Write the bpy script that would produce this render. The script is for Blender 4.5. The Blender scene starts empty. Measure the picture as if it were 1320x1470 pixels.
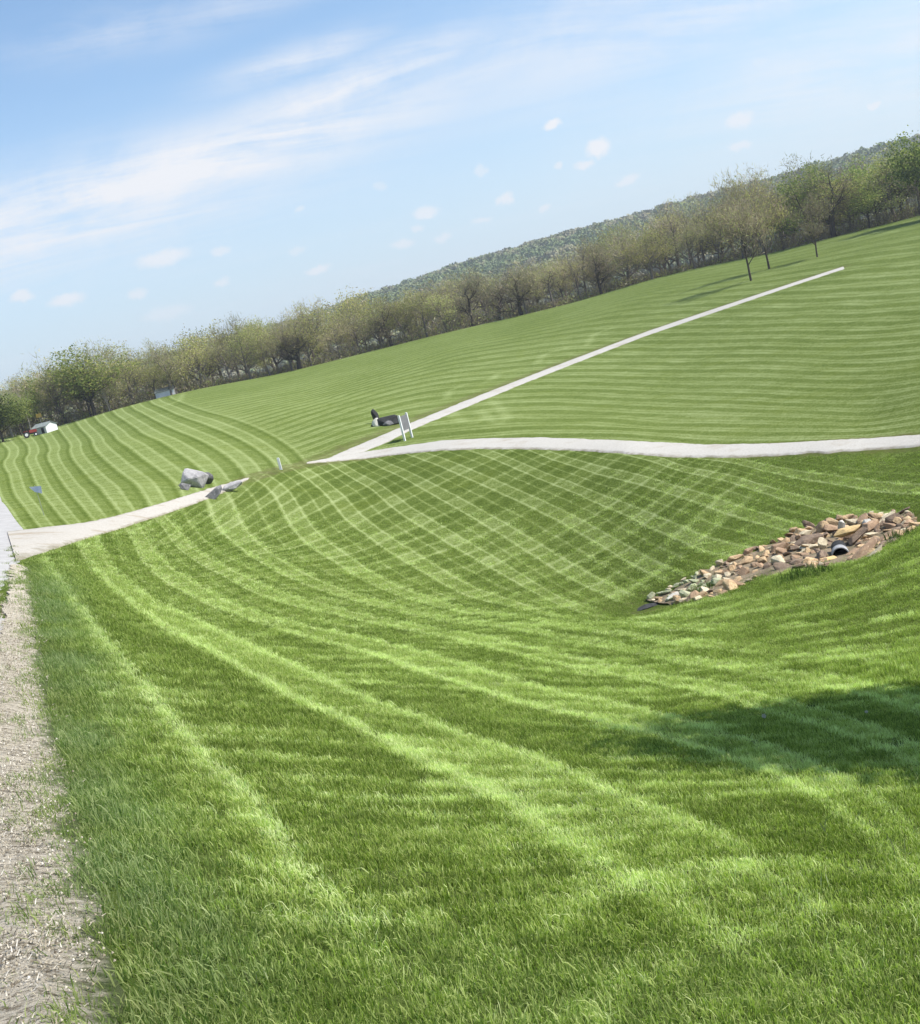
import bpy, bmesh, math, random
import numpy as np
from mathutils import Vector, Matrix, Euler

C = bpy.context.scene.collection
scene = bpy.context.scene

# ------------------------------------------------------------------ camera
F = 1600.0                       # focal length in pixels of the 1320 x 1470 photograph
ROLL = math.radians(14)          # the photographer tilted the phone
HY = 270.0                       # the eye-level horizon above the picture centre
PIT = math.atan(HY / F)
EYE = 1.75
cam_d = bpy.data.cameras.new('camera')
cam = bpy.data.objects.new('camera', cam_d)
C.objects.link(cam)
cam_d.sensor_fit = 'VERTICAL'
cam_d.sensor_height = 24.0
cam_d.lens = 24.0 * F / 1470.0
cam_d.clip_start = 0.05
cam_d.clip_end = 6000
cam.location = (0, 0, 0)
cam.matrix_world = (Matrix.Rotation(math.pi / 2 - PIT, 4, 'X') @ Matrix.Rotation(-ROLL, 4, 'Z'))
scene.camera = cam

# ------------------------------------------------------------------ world, sun, exposure
SUN_EL, SUN_AZ = math.radians(50), math.radians(97)      # azimuth from +Y (view direction) towards +X
W = bpy.data.worlds.new('World')
scene.world = W
W.use_nodes = True
SKY_STRENGTH = 0.12
sun_d = bpy.data.lights.new('sun', 'SUN')
sun_d.energy = 4.6
sun_d.angle = math.radians(0.5)
sun_d.color = (1.0, 0.95, 0.88)
sun = bpy.data.objects.new('sun', sun_d)
C.objects.link(sun)
sd = Vector((math.sin(SUN_AZ) * math.cos(SUN_EL), math.cos(SUN_AZ) * math.cos(SUN_EL), math.sin(SUN_EL)))
sun.rotation_euler = sd.to_track_quat('Z', 'Y').to_euler()
scene.view_settings.view_transform = 'Standard'
scene.view_settings.look = 'None'
scene.view_settings.gamma = 1
scene.view_settings.exposure = 0.6
scene.view_settings.use_curve_mapping = False

# ------------------------------------------------------------------ picture <-> place
CX, CY = 660., 735.
def level(u, v):
    dx = u - CX; dy = CY - v
    return dx * math.cos(ROLL) + dy * math.sin(ROLL), -dx * math.sin(ROLL) + dy * math.cos(ROLL)
def ray(u, v):
    X, Y = level(u, v)
    fw = F * math.cos(PIT) + Y * math.sin(PIT); up = Y * math.cos(PIT) - F * math.sin(PIT)
    h = math.hypot(X, fw)
    return math.atan2(X, fw), up / h

class NT:
    """small helper for node trees"""
    def __init__(s, nt):
        s.nt = nt
    def n(s, t, **kw):
        nd = s.nt.nodes.new(t)
        for k, v in kw.items():
            setattr(nd, k, v)
        return nd
    def link(s, a, b):
        s.nt.links.new(a, b)
    def setv(s, sock, v):
        if isinstance(v, bpy.types.NodeSocket):
            s.link(v, sock)
        else:
            sock.default_value = v
    def m(s, op, a, b=None, c=None, clamp=False):
        nd = s.n('ShaderNodeMath', operation=op, use_clamp=clamp)
        s.setv(nd.inputs[0], a)
        if b is not None: s.setv(nd.inputs[1], b)
        if c is not None: s.setv(nd.inputs[2], c)
        return nd.outputs[0]
    def vm(s, op, a, b=None, out=0):
        nd = s.n('ShaderNodeVectorMath', operation=op)
        s.setv(nd.inputs[0], a)
        if b is not None: s.setv(nd.inputs[1], b)
        return nd.outputs[out]
    def noise(s, vec, scale, detail=3, rough=0.55, dist=0.0):
        nd = s.n('ShaderNodeTexNoise')
        s.setv(nd.inputs['Vector'], vec)
        nd.inputs['Scale'].default_value = scale
        nd.inputs['Detail'].default_value = detail
        nd.inputs['Roughness'].default_value = rough
        nd.inputs['Distortion'].default_value = dist
        return nd.outputs['Fac']
    def mr(s, v, a, b, c=0., d=1., mode='SMOOTHSTEP'):
        nd = s.n('ShaderNodeMapRange', interpolation_type=mode)
        s.setv(nd.inputs[0], v)
        for i, x in enumerate((a, b, c, d)):
            s.setv(nd.inputs[1 + i], x)
        return nd.outputs[0]
    def mix(s, f, a, b, mode='MIX'):
        nd = s.n('ShaderNodeMix', data_type='RGBA', blend_type=mode)
        s.setv(nd.inputs[0], f)
        s.setv(nd.inputs[6], a); s.setv(nd.inputs[7], b)
        return nd.outputs[2]
    def ramp(s, f, stops):
        nd = s.n('ShaderNodeValToRGB')
        s.setv(nd.inputs[0], f)
        el = nd.color_ramp.elements
        while len(el) < len(stops): el.new(0.5)
        for e, (p, c) in zip(el, stops):
            e.position = p; e.color = (*c, 1)
        return nd.outputs[0]
    def attr(s, name, kind='GEOMETRY', out='Fac'):
        nd = s.n('ShaderNodeAttribute', attribute_type=kind, attribute_name=name)
        return nd.outputs[out]

# sky with thin cirrus and small cumulus, laid out on the dome of directions
def build_sky():
    nt = W.node_tree
    nt.nodes.clear()
    N = NT(nt)
    out = N.n('ShaderNodeOutputWorld')
    bg = N.n('ShaderNodeBackground')
    bg.inputs[1].default_value = SKY_STRENGTH
    sky = N.n('ShaderNodeTexSky', sky_type='NISHITA', sun_disc=False)
    sky.sun_elevation = SUN_EL; sky.sun_rotation = SUN_AZ
    sky.altitude = 0; sky.air_density = 1.0; sky.dust_density = 0.6; sky.ozone_density = 2.5
    tc = N.n('ShaderNodeTexCoord').outputs['Generated']
    dirv = N.vm('NORMALIZE', tc)
    sep = N.n('ShaderNodeSeparateXYZ'); N.link(dirv, sep.inputs[0])
    x, y, z = sep.outputs
    # cirrus: on a high plane, long streaks close to level
    zz = N.m('ADD', N.m('MAXIMUM', z, 0.0), 0.12)
    px = N.m('DIVIDE', x, zz); py = N.m('DIVIDE', y, zz)
    comb = N.n('ShaderNodeCombineXYZ')
    N.link(N.m('ADD', N.m('MULTIPLY', px, 0.35), N.m('MULTIPLY', py, 0.05)), comb.inputs[0])
    N.link(N.m('SUBTRACT', N.m('MULTIPLY', py, 1.35), N.m('MULTIPLY', px, 0.25)), comb.inputs[1])
    n1 = N.noise(comb.outputs[0], 1.7, 8, 0.62, 0.5)
    n2 = N.noise(comb.outputs[0], 0.6, 3, 0.5, 0.2)
    cir = N.mr(N.m('ADD', N.m('MULTIPLY', n1, 0.6), N.m('MULTIPLY', n2, 0.5)), 0.52, 0.80)
    # bands of cirrus in front
    n3 = N.m('ADD', N.m('MULTIPLY', N.noise(comb.outputs[0], 2.6, 9, 0.68, 0.7), .62), N.m('MULTIPLY', N.noise(dirv, 9., 8, .68, .6), .38))
    def gauss(u, v, su, sv, slope):
        a, t = ray(u, v)
        az = N.m('ARCTAN2', x, y)
        el = N.m('ARCTAN2', z, N.m('SQRT', N.m('ADD', N.m('MULTIPLY', x, x), N.m('MULTIPLY', y, y))))
        da = N.m('SUBTRACT', az, a)
        de = N.m('SUBTRACT', N.m('SUBTRACT', el, math.atan(t)), N.m('MULTIPLY', da, slope))
        q = N.m('ADD', N.m('POWER', N.m('DIVIDE', N.m('ABSOLUTE', da), su), 2.), N.m('POWER', N.m('DIVIDE', N.m('ABSOLUTE', de), sv), 2.))
        return N.m('EXPONENT', N.m('MULTIPLY', q, -1.))
    bands = None
    for (u, v, su, sv, sl, st) in ((200, 262, .30, .030, .06, 1.0), (60, 345, .22, .028, .03, .75), (500, 125, .14, .018, .10, .85), (430, 85, .07, .012, .08, .7),
                                   (150, 50, .07, .016, .02, .45), (330, 12, .10, .015, .1, .35), (960, 40, .22, .028, .03, .55), (760, 60, .2, .03, .1, .5), (1300, 70, .2, .05, .0, .5)):
        g = N.m('MULTIPLY', gauss(u, v, su, sv, sl), st)
        bands = g if bands is None else N.m('MAXIMUM', bands, g)
    bd = N.m('MULTIPLY', bands, N.mr(n3, 0.33, 0.62))
    cir = N.m('ADD', N.m('MULTIPLY', cir, 0.22), N.m('MULTIPLY', bd, 1.25), clamp=True)
    # small cumulus
    warp = N.n('ShaderNodeTexNoise'); N.link(dirv, warp.inputs['Vector'])
    warp.inputs['Scale'].default_value = 70; warp.inputs['Detail'].default_value = 7; warp.inputs['Roughness'].default_value = .72
    wv = N.vm('SUBTRACT', warp.outputs['Color'], (0.5, 0.5, 0.5))
    wsc = N.n('ShaderNodeVectorMath', operation='SCALE'); N.link(wv, wsc.inputs[0]); wsc.inputs[3].default_value = 0.015
    wd = N.vm('ADD', dirv, wsc.outputs[0])
    puffs = [(232,370,46,14,.6),(792,180,15,9,.8),(858,213,20,15,1.),(838,238,16,8,.6),(1062,172,24,12,.6),(690,245,13,8,.35),(726,286,15,9,.6),
             (610,305,24,10,.55),(782,297,10,6,.5),(578,350,19,7,.45),(455,388,22,7,.55),(95,430,28,10,.6),(32,425,20,10,.6),(198,422,16,8,.45),
             (316,360,19,8,.45),(318,405,12,7,.45),(900,258,20,8,.5),(1062,210,20,8,.5),(1092,90,18,9,.35),(1255,150,12,6,.6),(430,300,10,6,.4),
             (545,268,14,8,.3),(692,316,16,6,.4),(600,327,12,6,.4),(635,341,14,7,.4),(240,450,40,12,.3),(800,236,8,5,.5),(425,360,14,8,.3)]
    acc = None
    for (u, v, su, sv, st) in puffs:
        a, t = ray(u, v); e = math.atan(t)
        c = Vector((math.sin(a) * math.cos(e), math.cos(a) * math.cos(e), math.sin(e)))
        nd = N.n('ShaderNodeVectorMath', operation='MULTIPLY')
        N.link(N.vm('SUBTRACT', wd, tuple(c)), nd.inputs[0])
        nd.inputs[1].default_value = (F / su, F / (su * 1.0), F / sv)
        L = N.vm('LENGTH', nd.outputs[0], out=1)
        d = N.m('MULTIPLY', N.mr(L, 1.15, 0.35), min(1, st * 1.35))
        acc = d if acc is None else N.m('MAXIMUM', acc, d)
    dens = N.m('MAXIMUM', cir, acc)
    hz = N.mr(z, -0.02, 0.30, 0.78, 0.0)          # milky air low down
    blue = N.mix(1., sky.outputs[0], (1.0, 1.06, 1.06, 1), 'MULTIPLY')
    base = N.mix(hz, blue, (3.45, 4.05, 4.85, 1))
    col = N.mix(dens, base, (5.0, 5.1, 5.35, 1))
    N.link(col, bg.inputs[0])
    N.link(bg.outputs[0], out.inputs[0])
build_sky()

# ------------------------------------------------------------------ tagging helpers
def tag(o, label=None, cat=None, group=None, kind=None):
    if label: o['label'] = label
    if cat: o['category'] = cat
    if group: o['group'] = group
    if kind: o['kind'] = kind
    return o
def empty(name, loc, rz=0.0):
    o = bpy.data.objects.new(name, None)
    o.empty_display_size = .2
    o.location = loc; o.rotation_euler = (0, 0, rz)
    C.objects.link(o)
    return o
def mesh_from(name, V, Fc, mats=(), smooth=False, midx=None):
    me = bpy.data.meshes.new(name)
    me.from_pydata([tuple(map(float, v)) for v in V] if not isinstance(V, np.ndarray) else V.tolist(), [], Fc if not isinstance(Fc, np.ndarray) else Fc.tolist())
    for m in mats: me.materials.append(m)
    if midx is not None: me.polygons.foreach_set('material_index', midx)
    if smooth: me.polygons.foreach_set('use_smooth', [True] * len(me.polygons))
    me.update()
    return me
def link(name, me, parent=None, loc=None):
    o = bpy.data.objects.new(name, me)
    C.objects.link(o)
    if parent: o.parent = parent
    if loc is not None: o.location = loc
    return o
def setattr_f(me, name, arr, domain='POINT'):
    a = me.attributes.new(name, 'FLOAT', domain)
    a.data.foreach_set('value', np.ascontiguousarray(arr, dtype=np.float32))

# ------------------------------------------------------------------ materials
def new_mat(name):
    m = bpy.data.materials.new(name); m.use_nodes = True
    nt = m.node_tree; nt.nodes.clear()
    N = NT(nt)
    out = N.n('ShaderNodeOutputMaterial')
    return m, N, out
def mottled(name, c1, c2, scale=6., rough=.85, bump=.3, bscale=None, c3=None, spec=.3, dist=0.02):
    m, N, out = new_mat(name)
    p = N.n('ShaderNodeBsdfPrincipled')
    co = N.n('ShaderNodeTexCoord').outputs['Object']
    f = N.noise(co, scale, 6, .6)
    col = N.mix(N.mr(f, .35, .65), (*c1, 1), (*c2, 1))
    if c3:
        col = N.mix(N.mr(N.noise(co, scale * 2.7, 4, .6), .56, .68), col, (*c3, 1))
    info = N.n('ShaderNodeObjectInfo').outputs['Random']
    hs = N.n('ShaderNodeHueSaturation'); N.link(col, hs.inputs['Color'])
    N.link(N.mr(info, 0, 1, .8, 1.2, 'LINEAR'), hs.inputs['Value'])
    N.link(hs.outputs[0], p.inputs['Base Color'])
    p.inputs['Roughness'].default_value = rough
    p.inputs['Specular IOR Level'].default_value = spec
    if bump:
        b = N.n('ShaderNodeBump'); b.inputs['Strength'].default_value = bump; b.inputs['Distance'].default_value = dist
        N.link(N.noise(co, bscale or scale * 4, 6, .6), b.inputs['Height'])
        N.link(b.outputs[0], p.inputs['Normal'])
    N.link(p.outputs[0], out.inputs[0])
    return m

GRASS_STOPS = [(0.0, (.056, .084, .015)), (.3, (.102, .142, .030)), (.55, (.158, .203, .056)), (1.0, (.300, .355, .150))]
BLADE_STOPS = [(0.0, (.125, .172, .030)), (.3, (.300, .375, .085)), (.55, (.480, .550, .170)), (1.0, (.760, .820, .420))]

def mow_nodes(N, s, wid, str0, str1, band, soft=1.8):  # brighter reflection of bent grass is put into the colour as stripes
    """pattern of one mowing direction from its pass coordinate s: two bright tracks and one lighter pass per period"""
    f = N.m('FRACT', s)
    def line(c):
        a = N.m('ABSOLUTE', N.m('WRAP', N.m('SUBTRACT', f, c), -0.5, 0.5))
        return N.mr(a, wid * soft, 0.0)
    l0 = N.m('MULTIPLY', line(0.0), str0)
    l1 = N.m('MULTIPLY', line(.667), str1)
    bnd = N.m('MULTIPLY', N.m('GREATER_THAN', f, .667), band)
    return N.m('ADD', N.m('MAXIMUM', l0, l1), bnd)

def lawn_material():
    m, N, out = new_mat('mown_grass')
    co = N.n('ShaderNodeTexCoord').outputs['Object']
    sA, sB, sC = N.attr('mow_a'), N.attr('mow_b'), N.attr('mow_c')
    wA, wB, wC = N.attr('w_a'), N.attr('w_b'), N.attr('w_c')
    far = N.attr('far')
    jit = N.m('MULTIPLY', N.m('SUBTRACT', N.noise(co, 1.1, 4), .5), .05)
    jitf = N.m('MULTIPLY', N.m('SUBTRACT', N.noise(co, .16, 5), .5), .55)
    sA2 = N.m('ADD', sA, jit); sB2 = N.m('ADD', sB, N.m('MULTIPLY', jit, 1.6)); sC2 = N.m('ADD', sC, jitf)
    pn = N.m('ADD', mow_nodes(N, sA2, .030, .38, .46, .20), N.m('MULTIPLY', N.mr(N.m('ABSOLUTE', N.m('SUBTRACT', N.m('FRACT', sA2), .33)), .05, 0.), .30))
    fF = N.m('FRACT', sA2)
    aF = N.m('ABSOLUTE', N.m('WRAP', fF, -0.5, 0.5))
    bF = N.m('ABSOLUTE', N.m('WRAP', N.m('SUBTRACT', fF, .84), -0.5, 0.5))
    cF = N.m('ABSOLUTE', N.m('SUBTRACT', fF, .43))
    pf = N.m('ADD', N.m('ADD', N.m('MULTIPLY', N.mr(aF, .11, .0), .30), N.m('MULTIPLY', N.mr(cF, .09, .0), .24)), N.m('MULTIPLY', N.mr(fF, .55, .45), .16))
    pf = N.m('SUBTRACT', pf, N.m('MULTIPLY', N.mr(bF, .12, .0), .20))
    pm_ = N.n('ShaderNodeMix', data_type='FLOAT'); N.link(far, pm_.inputs[0]); N.link(pn, pm_.inputs[2]); N.link(pf, pm_.inputs[3])
    pa = N.m('MULTIPLY', pm_.outputs[0], wA)
    # strength of the cross passes wanders
    wob = N.mr(N.noise(co, .22, 3), .3, .7, .55, 1.15)
    pb = N.m('MULTIPLY', N.m('MULTIPLY', N.m('ADD', mow_nodes(N, sB2, .040, .34, .40, .17), N.m('MULTIPLY', N.mr(N.m('ABSOLUTE', N.m('SUBTRACT', N.m('FRACT', sB2), .35)), .07, 0.), .32)), wB), wob)
    pc = N.m('MULTIPLY', N.m('MULTIPLY', mow_nodes(N, sC2, .13, .27, .31, .09, 1.6), wC), wob)
    # turning marks and blotches
    big = N.m('MULTIPLY', N.m('SUBTRACT', N.noise(co, .09, 5, .6), .5), .38)
    mid = N.m('ADD', N.m('MULTIPLY', N.m('SUBTRACT', N.noise(co, 1.3, 6, .75), .5), .60), N.m('MULTIPLY', N.m('SUBTRACT', N.noise(co, 4.5, 5, .7), .5), .75))
    mark = N.attr('mark')
    mid = N.m('ADD', mid, N.m('MULTIPLY', mark, .20))
    fine = N.m('MULTIPLY', N.m('SUBTRACT', N.noise(co, 12., 6, .8), .5), 2.2)
    finer = N.m('MULTIPLY', N.m('SUBTRACT', N.noise(co, 70., 4, .7), .5), 1.2)
    tot = N.m('ADD', N.m('ADD', pa, pb), pc)
    tot = N.m('ADD', tot, N.m('ADD', big, N.m('ADD', mid, N.m('ADD', fine, finer))))
    tot = N.m('ADD', tot, N.m('ADD', 0.22, N.m('MULTIPLY', far, 0.20)))
    col = N.ramp(tot, GRASS_STOPS)
    # tired, brownish turf beside the roads and thin patches
    dry = N.attr('dry')
    dn = N.mr(N.m('ADD', dry, N.m('MULTIPLY', N.m('SUBTRACT', N.noise(co, 2.3, 6, .7), .5), 1.1)), .45, 1.0)
    col = N.mix(N.m('MULTIPLY', dn, .8), col, (.13, .12, .055, 1))
    col = N.mix(N.attr('thatch'), col, N.mix(N.noise(co, 40., 5, .7), (.030, .048, .010, 1), (.075, .105, .028, 1)))
    yel = N.m('MULTIPLY', N.mr(N.noise(co, .35, 5, .6), .5, .72), .22)
    col = N.mix(yel, col, (.15, .19, .03, 1))
    wood = N.attr('wood')
    col = N.mix(wood, col, N.mix(N.noise(co, .8, 5), (.05, .045, .025, 1), (.09, .085, .04, 1)))
    d = N.n('ShaderNodeBsdfDiffuse'); N.link(col, d.inputs[0]); d.inputs[1].default_value = .6
    b = N.n('ShaderNodeBump'); b.inputs['Strength'].default_value = .7; b.inputs['Distance'].default_value = .05
    N.link(N.m('ADD', N.noise(co, 22., 5, .7), N.m('MULTIPLY', N.noise(co, 2.5, 3), .8)), b.inputs['Height'])
    N.link(b.outputs[0], d.inputs[2])
    N.link(d.outputs[0], out.inputs[0])
    return m
M_LAWN = lawn_material()

def blade_material():
    m, N, out = new_mat('grass_blade')
    t = N.attr('tint', 'INSTANCER')
    dry = N.attr('dry', 'INSTANCER')
    cool = N.attr('cool', 'INSTANCER')
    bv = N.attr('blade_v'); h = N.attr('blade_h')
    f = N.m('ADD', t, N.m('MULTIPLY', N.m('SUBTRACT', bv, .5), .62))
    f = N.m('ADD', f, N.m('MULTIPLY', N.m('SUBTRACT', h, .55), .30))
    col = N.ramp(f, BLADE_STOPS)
    col = N.mix(cool, col, N.mix(bv, (.17, .24, .09, 1), (.42, .51, .26, 1)))
    col = N.mix(N.m('MULTIPLY', dry, N.mr(bv, .35, .75)), col, (.30, .255, .15, 1))
    d = N.n('ShaderNodeBsdfPrincipled')
    N.link(col, d.inputs['Base Color'])
    d.inputs['Roughness'].default_value = .55
    d.inputs['Specular IOR Level'].default_value = .25
    tr = N.n('ShaderNodeBsdfTranslucent')
    N.link(N.mix(1., col, (1.0, 1.25, .55, 1), 'MULTIPLY'), tr.inputs[0])
    mx = N.n('ShaderNodeMixShader'); mx.inputs[0].default_value = .45
    N.link(d.outputs[0], mx.inputs[1]); N.link(tr.outputs[0], mx.inputs[2])
    N.link(mx.outputs[0], out.inputs[0])
    return m
M_BLADE = blade_material()

def gravel_material(name, c1, c2, dirt, dirt_amt=.3, edge=True):
    m, N, out = new_mat(name)
    co = N.n('ShaderNodeTexCoord').outputs['Object']
    f = N.noise(co, 14., 8, .7)
    vor = N.n('ShaderNodeTexVoronoi'); N.link(co, vor.inputs[0]); vor.inputs['Scale'].default_value = 38
    col = N.mix(N.mr(f, .3, .7), (*c1, 1), (*c2, 1))
    col = N.mix(N.m('MULTIPLY', vor.outputs['Distance'], .5), col, (*c2, 1))
    dd = N.mr(N.noise(co, .7, 6, .65), .52, .72)
    col = N.mix(N.m('MULTIPLY', dd, dirt_amt), col, (*dirt, 1))
    if edge:
        e = N.attr('edge')
        en = N.mr(N.m('ADD', e, N.m('MULTIPLY', N.m('SUBTRACT', N.noise(co, 2.2, 6, .7), .5), .8)), .72, 1.02)
        col = N.mix(N.m('MULTIPLY', en, .75), col, (.17, .15, .09, 1))
    d = N.n('ShaderNodeBsdfPrincipled'); N.link(col, d.inputs['Base Color']); d.inputs['Roughness'].default_value = .95
    d.inputs['Specular IOR Level'].default_value = .15
    b = N.n('ShaderNodeBump'); b.inputs['Strength'].default_value = .6; b.inputs['Distance'].default_value = .02
    N.link(N.noise(co, 45., 5, .7), b.inputs['Height']); N.link(b.outputs[0], d.inputs['Normal'])
    N.link(d.outputs[0], out.inputs[0])
    return m
M_GRAVEL = gravel_material('white_gravel', (.52, .50, .455), (.36, .34, .30), (.30, .255, .19), .55)
M_DRIVE = gravel_material('drive_gravel', (.50, .475, .43), (.37, .34, .29), (.29, .235, .16), .8)
M_PAVED = mottled('pale_pavement', (.37, .36, .345), (.31, .30, .285), 3., .9, .2, 60)

def shoulder_material():
    m, N, out = new_mat('shoulder_grit')
    co = N.n('ShaderNodeTexCoord').outputs['Object']
    # combed by the mower and the tyres: streaks across the shoulder
    mp = N.n('ShaderNodeMapping'); N.link(co, mp.inputs[0]); mp.inputs['Scale'].default_value = (1.0, 3.2, 1.0); mp.inputs['Rotation'].default_value = (0, 0, -.35)
    f = N.noise(mp.outputs[0], 7., 9, .75, .6)
    g = N.noise(co, 55., 6, .75)
    col = N.mix(N.mr(f, .40, .54), (.17, .135, .085, 1), (.70, .62, .48, 1))
    col = N.mix(N.mr(g, .42, .68), col, (.74, .68, .57, 1))
    col = N.mix(N.mr(N.noise(mp.outputs[0], 22., 7, .75, 1.2), .53, .62), col, (.13, .10, .065, 1))
    e = N.attr('grassy')
    gn = N.mr(N.m('ADD', e, N.m('MULTIPLY', N.m('SUBTRACT', N.noise(co, 3., 7, .75), .5), 1.5)), .62, .95)
    col = N.mix(gn, col, N.mix(g, (.07, .10, .03, 1), (.16, .19, .08, 1)))
    d = N.n('ShaderNodeBsdfPrincipled'); N.link(col, d.inputs['Base Color']); d.inputs['Roughness'].default_value = .95
    d.inputs['Specular IOR Level'].default_value = .1
    b = N.n('ShaderNodeBump'); b.inputs['Strength'].default_value = 1.; b.inputs['Distance'].default_value = .035
    N.link(N.m('ADD', f, g), b.inputs['Height']); N.link(b.outputs[0], d.inputs['Normal'])
    N.link(d.outputs[0], out.inputs[0])
    return m
M_SHOULDER = shoulder_material()

def leaf_material(name, c1, c2, trans=.3):
    m, N, out = new_mat(name)
    r = N.attr('leaf_v')
    info = N.n('ShaderNodeObjectInfo').outputs['Random']
    col = N.mix(r, (*c1, 1), (*c2, 1))
    hs = N.n('ShaderNodeHueSaturation'); N.link(col, hs.inputs['Color'])
    N.link(N.mr(info, 0, 1, .62, 1.30, 'LINEAR'), hs.inputs['Value'])
    N.link(N.mr(N.m('FRACT', N.m('MULTIPLY', info, 7.3)), 0, 1, .485, .512, 'LINEAR'), hs.inputs['Hue'])
    d = N.n('ShaderNodeBsdfDiffuse'); N.link(hs.outputs[0], d.inputs[0])
    tr = N.n('ShaderNodeBsdfTranslucent'); N.link(hs.outputs[0], tr.inputs[0])
    mx = N.n('ShaderNodeMixShader'); mx.inputs[0].default_value = trans
    N.link(d.outputs[0], mx.inputs[1]); N.link(tr.outputs[0], mx.inputs[2])
    N.link(mx.outputs[0], out.inputs[0])
    return m
M_TWIG = leaf_material('bare_twigs', (.27, .235, .14), (.48, .42, .27), .25)
M_BROWNT = leaf_material('brown_twigs', (.19, .155, .10), (.36, .30, .20), .2)
M_OLIVE = leaf_material('olive_leaves', (.27, .285, .075), (.50, .51, .18), .45)
M_GREEN = leaf_material('green_leaves', (.13, .185, .04), (.30, .37, .10), .45)
M_DARKG = leaf_material('dark_leaves', (.045, .080, .020), (.13, .185, .05), .35)
M_BRUSH = leaf_material('brush_twigs', (.17, .145, .095), (.32, .275, .18), .25)
M_BARK = mottled('grey_brown_bark', (.12, .10, .08), (.20, .17, .14), 3., .95, .4, 12)
M_DBARK = mottled('dark_bark', (.040, .030, .022), (.075, .058, .044), 3., .95, .4, 12)
M_PBARK = mottled('pale_bark', (.36, .33, .28), (.24, .21, .17), 2., .9, .3, 10)

# ------------------------------------------------------------------ the lie of the land
# surveyed points: the sight line they are seen along and their distance in metres
CP = np.array([
(110,1470,3.2),(130,1300,4.3),(90,1100,7.3),(60,1000,9.8),(45,900,14.5),(32,815,22.5),(18,762,33),(0,720,47),(5,660,110),(0,640,170),
(0,1470,3.1),(0,1200,5.5),(0,1000,9.5),(8,880,15.5),
(300,1470,3.2),(640,1470,3.3),(1000,1470,3.4),(1320,1470,3.5),
(300,1250,4.9),(640,1250,5.3),(1000,1250,5.5),(1320,1250,5.7),
(300,1080,8.2),(640,1080,10),(1000,1080,10.),(1320,1080,10.),
(150,920,13.5),(300,950,14.5),(500,970,17),(700,960,18.5),(900,960,18.5),(1100,950,17.5),(1320,930,17.0),
(120,840,20.5),(230,850,24),(400,880,25),(560,885,28),(750,890,27.5),(900,895,25.5),(1100,870,23),(1320,800,23.5),
(110,780,27),(200,752,35),(300,712,46),(355,692,51),(400,675,55.5),(445,664,59.5),(520,652,62),
(250,790,31.5),(330,770,37),(400,730,44),(500,700,52),
(330,820,30),(450,820,33),(560,840,33),(680,855,33.5),(800,862,33),
(450,750,42),(560,740,44),(560,690,52),(640,790,38.5),(740,800,37.5),(720,720,44),(850,800,36.5),(870,720,41),(1000,720,38),(980,790,34.2),
(640,646,56),(780,645,51),(900,650,46),(1050,657,42.5),(1200,648,40),(1320,640,38.5),
(1100,720,36.3),(1180,700,36.3),(1320,690,34.8),
(905,873,31.3),(960,858,31),(1080,818,30.2),(1205,797,29.3),(1260,775,30.2),(1320,740,31.3),
(1000,870,26.5),(1150,825,26.5),(1320,775,25.5),
(100,755,33),(100,700,55),(100,640,120),(60,630,165),
(200,700,46),(200,640,72),(200,592,150),(300,680,54),(300,620,82),(300,560,175),(400,650,64),(400,590,95),(400,540,180),
(500,630,68),(500,570,105),(500,515,182),(640,600,74),(640,540,110),(660,474,185),(800,600,66),(800,520,105),(820,436,185),
(950,610,57),(950,500,100),(950,398,185),(1100,600,52),(1100,500,85),(1100,435,110),(1110,363,185),(1250,600,47),(1250,480,80),(1210,385,125),
(1320,560,50),(1320,400,105),(1290,318,185),(1320,345,140)], float)
KA = 3.0
def _phi(r2): return np.where(r2 > 1e-12, .5 * r2 * np.log(np.maximum(r2, 1e-12)), 0)
class TPS:
    def __init__(s, P, V, lam=3e-4):
        n = len(P); s.P = P
        K = _phi(((P[:, None] - P[None]) ** 2).sum(-1)) + lam * np.eye(n)
        Q = np.c_[np.ones(n), P]
        w = np.linalg.solve(np.block([[K, Q], [Q.T, np.zeros((3, 3))]]), np.r_[V, np.zeros(3)])
        s.w = w[:n]; s.c = w[n:]
    def __call__(s, X):
        out = np.empty(len(X))
        for i in range(0, len(X), 8000):
            x = X[i:i + 8000]
            r2 = (x[:, :1] - s.P[None, :, 0]) ** 2 + (x[:, 1:] - s.P[None, :, 1]) ** 2
            out[i:i + 8000] = _phi(r2) @ s.w + s.c[0] + x @ s.c[1:]
        return out
_f, _t = [], []
for u, v, d in CP:
    a, t = ray(u, v); _f.append((a * KA, math.log(d))); _t.append(t)
GT = TPS(np.array(_f), np.array(_t))
AMAX = .47
D_EDGE = 187.0
def smooth(x): x = np.clip(x, 0, 1); return x * x * (3 - 2 * x)
def feat(a, d): return np.c_[np.clip(a, -AMAX, AMAX) * KA, np.log(np.clip(d, 2.4, D_EDGE))]
def dist_seg(x, y, pts):
    """distance to a polyline"""
    best = np.full(np.shape(x), 1e9)
    for (x0, y0), (x1, y1) in zip(pts[:-1], pts[1:]):
        dx, dy = x1 - x0, y1 - y0
        t = np.clip(((x - x0) * dx + (y - y0) * dy) / (dx * dx + dy * dy), 0, 1)
        best = np.minimum(best, np.hypot(x - x0 - t * dx, y - y0 - t * dy))
    return best
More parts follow.
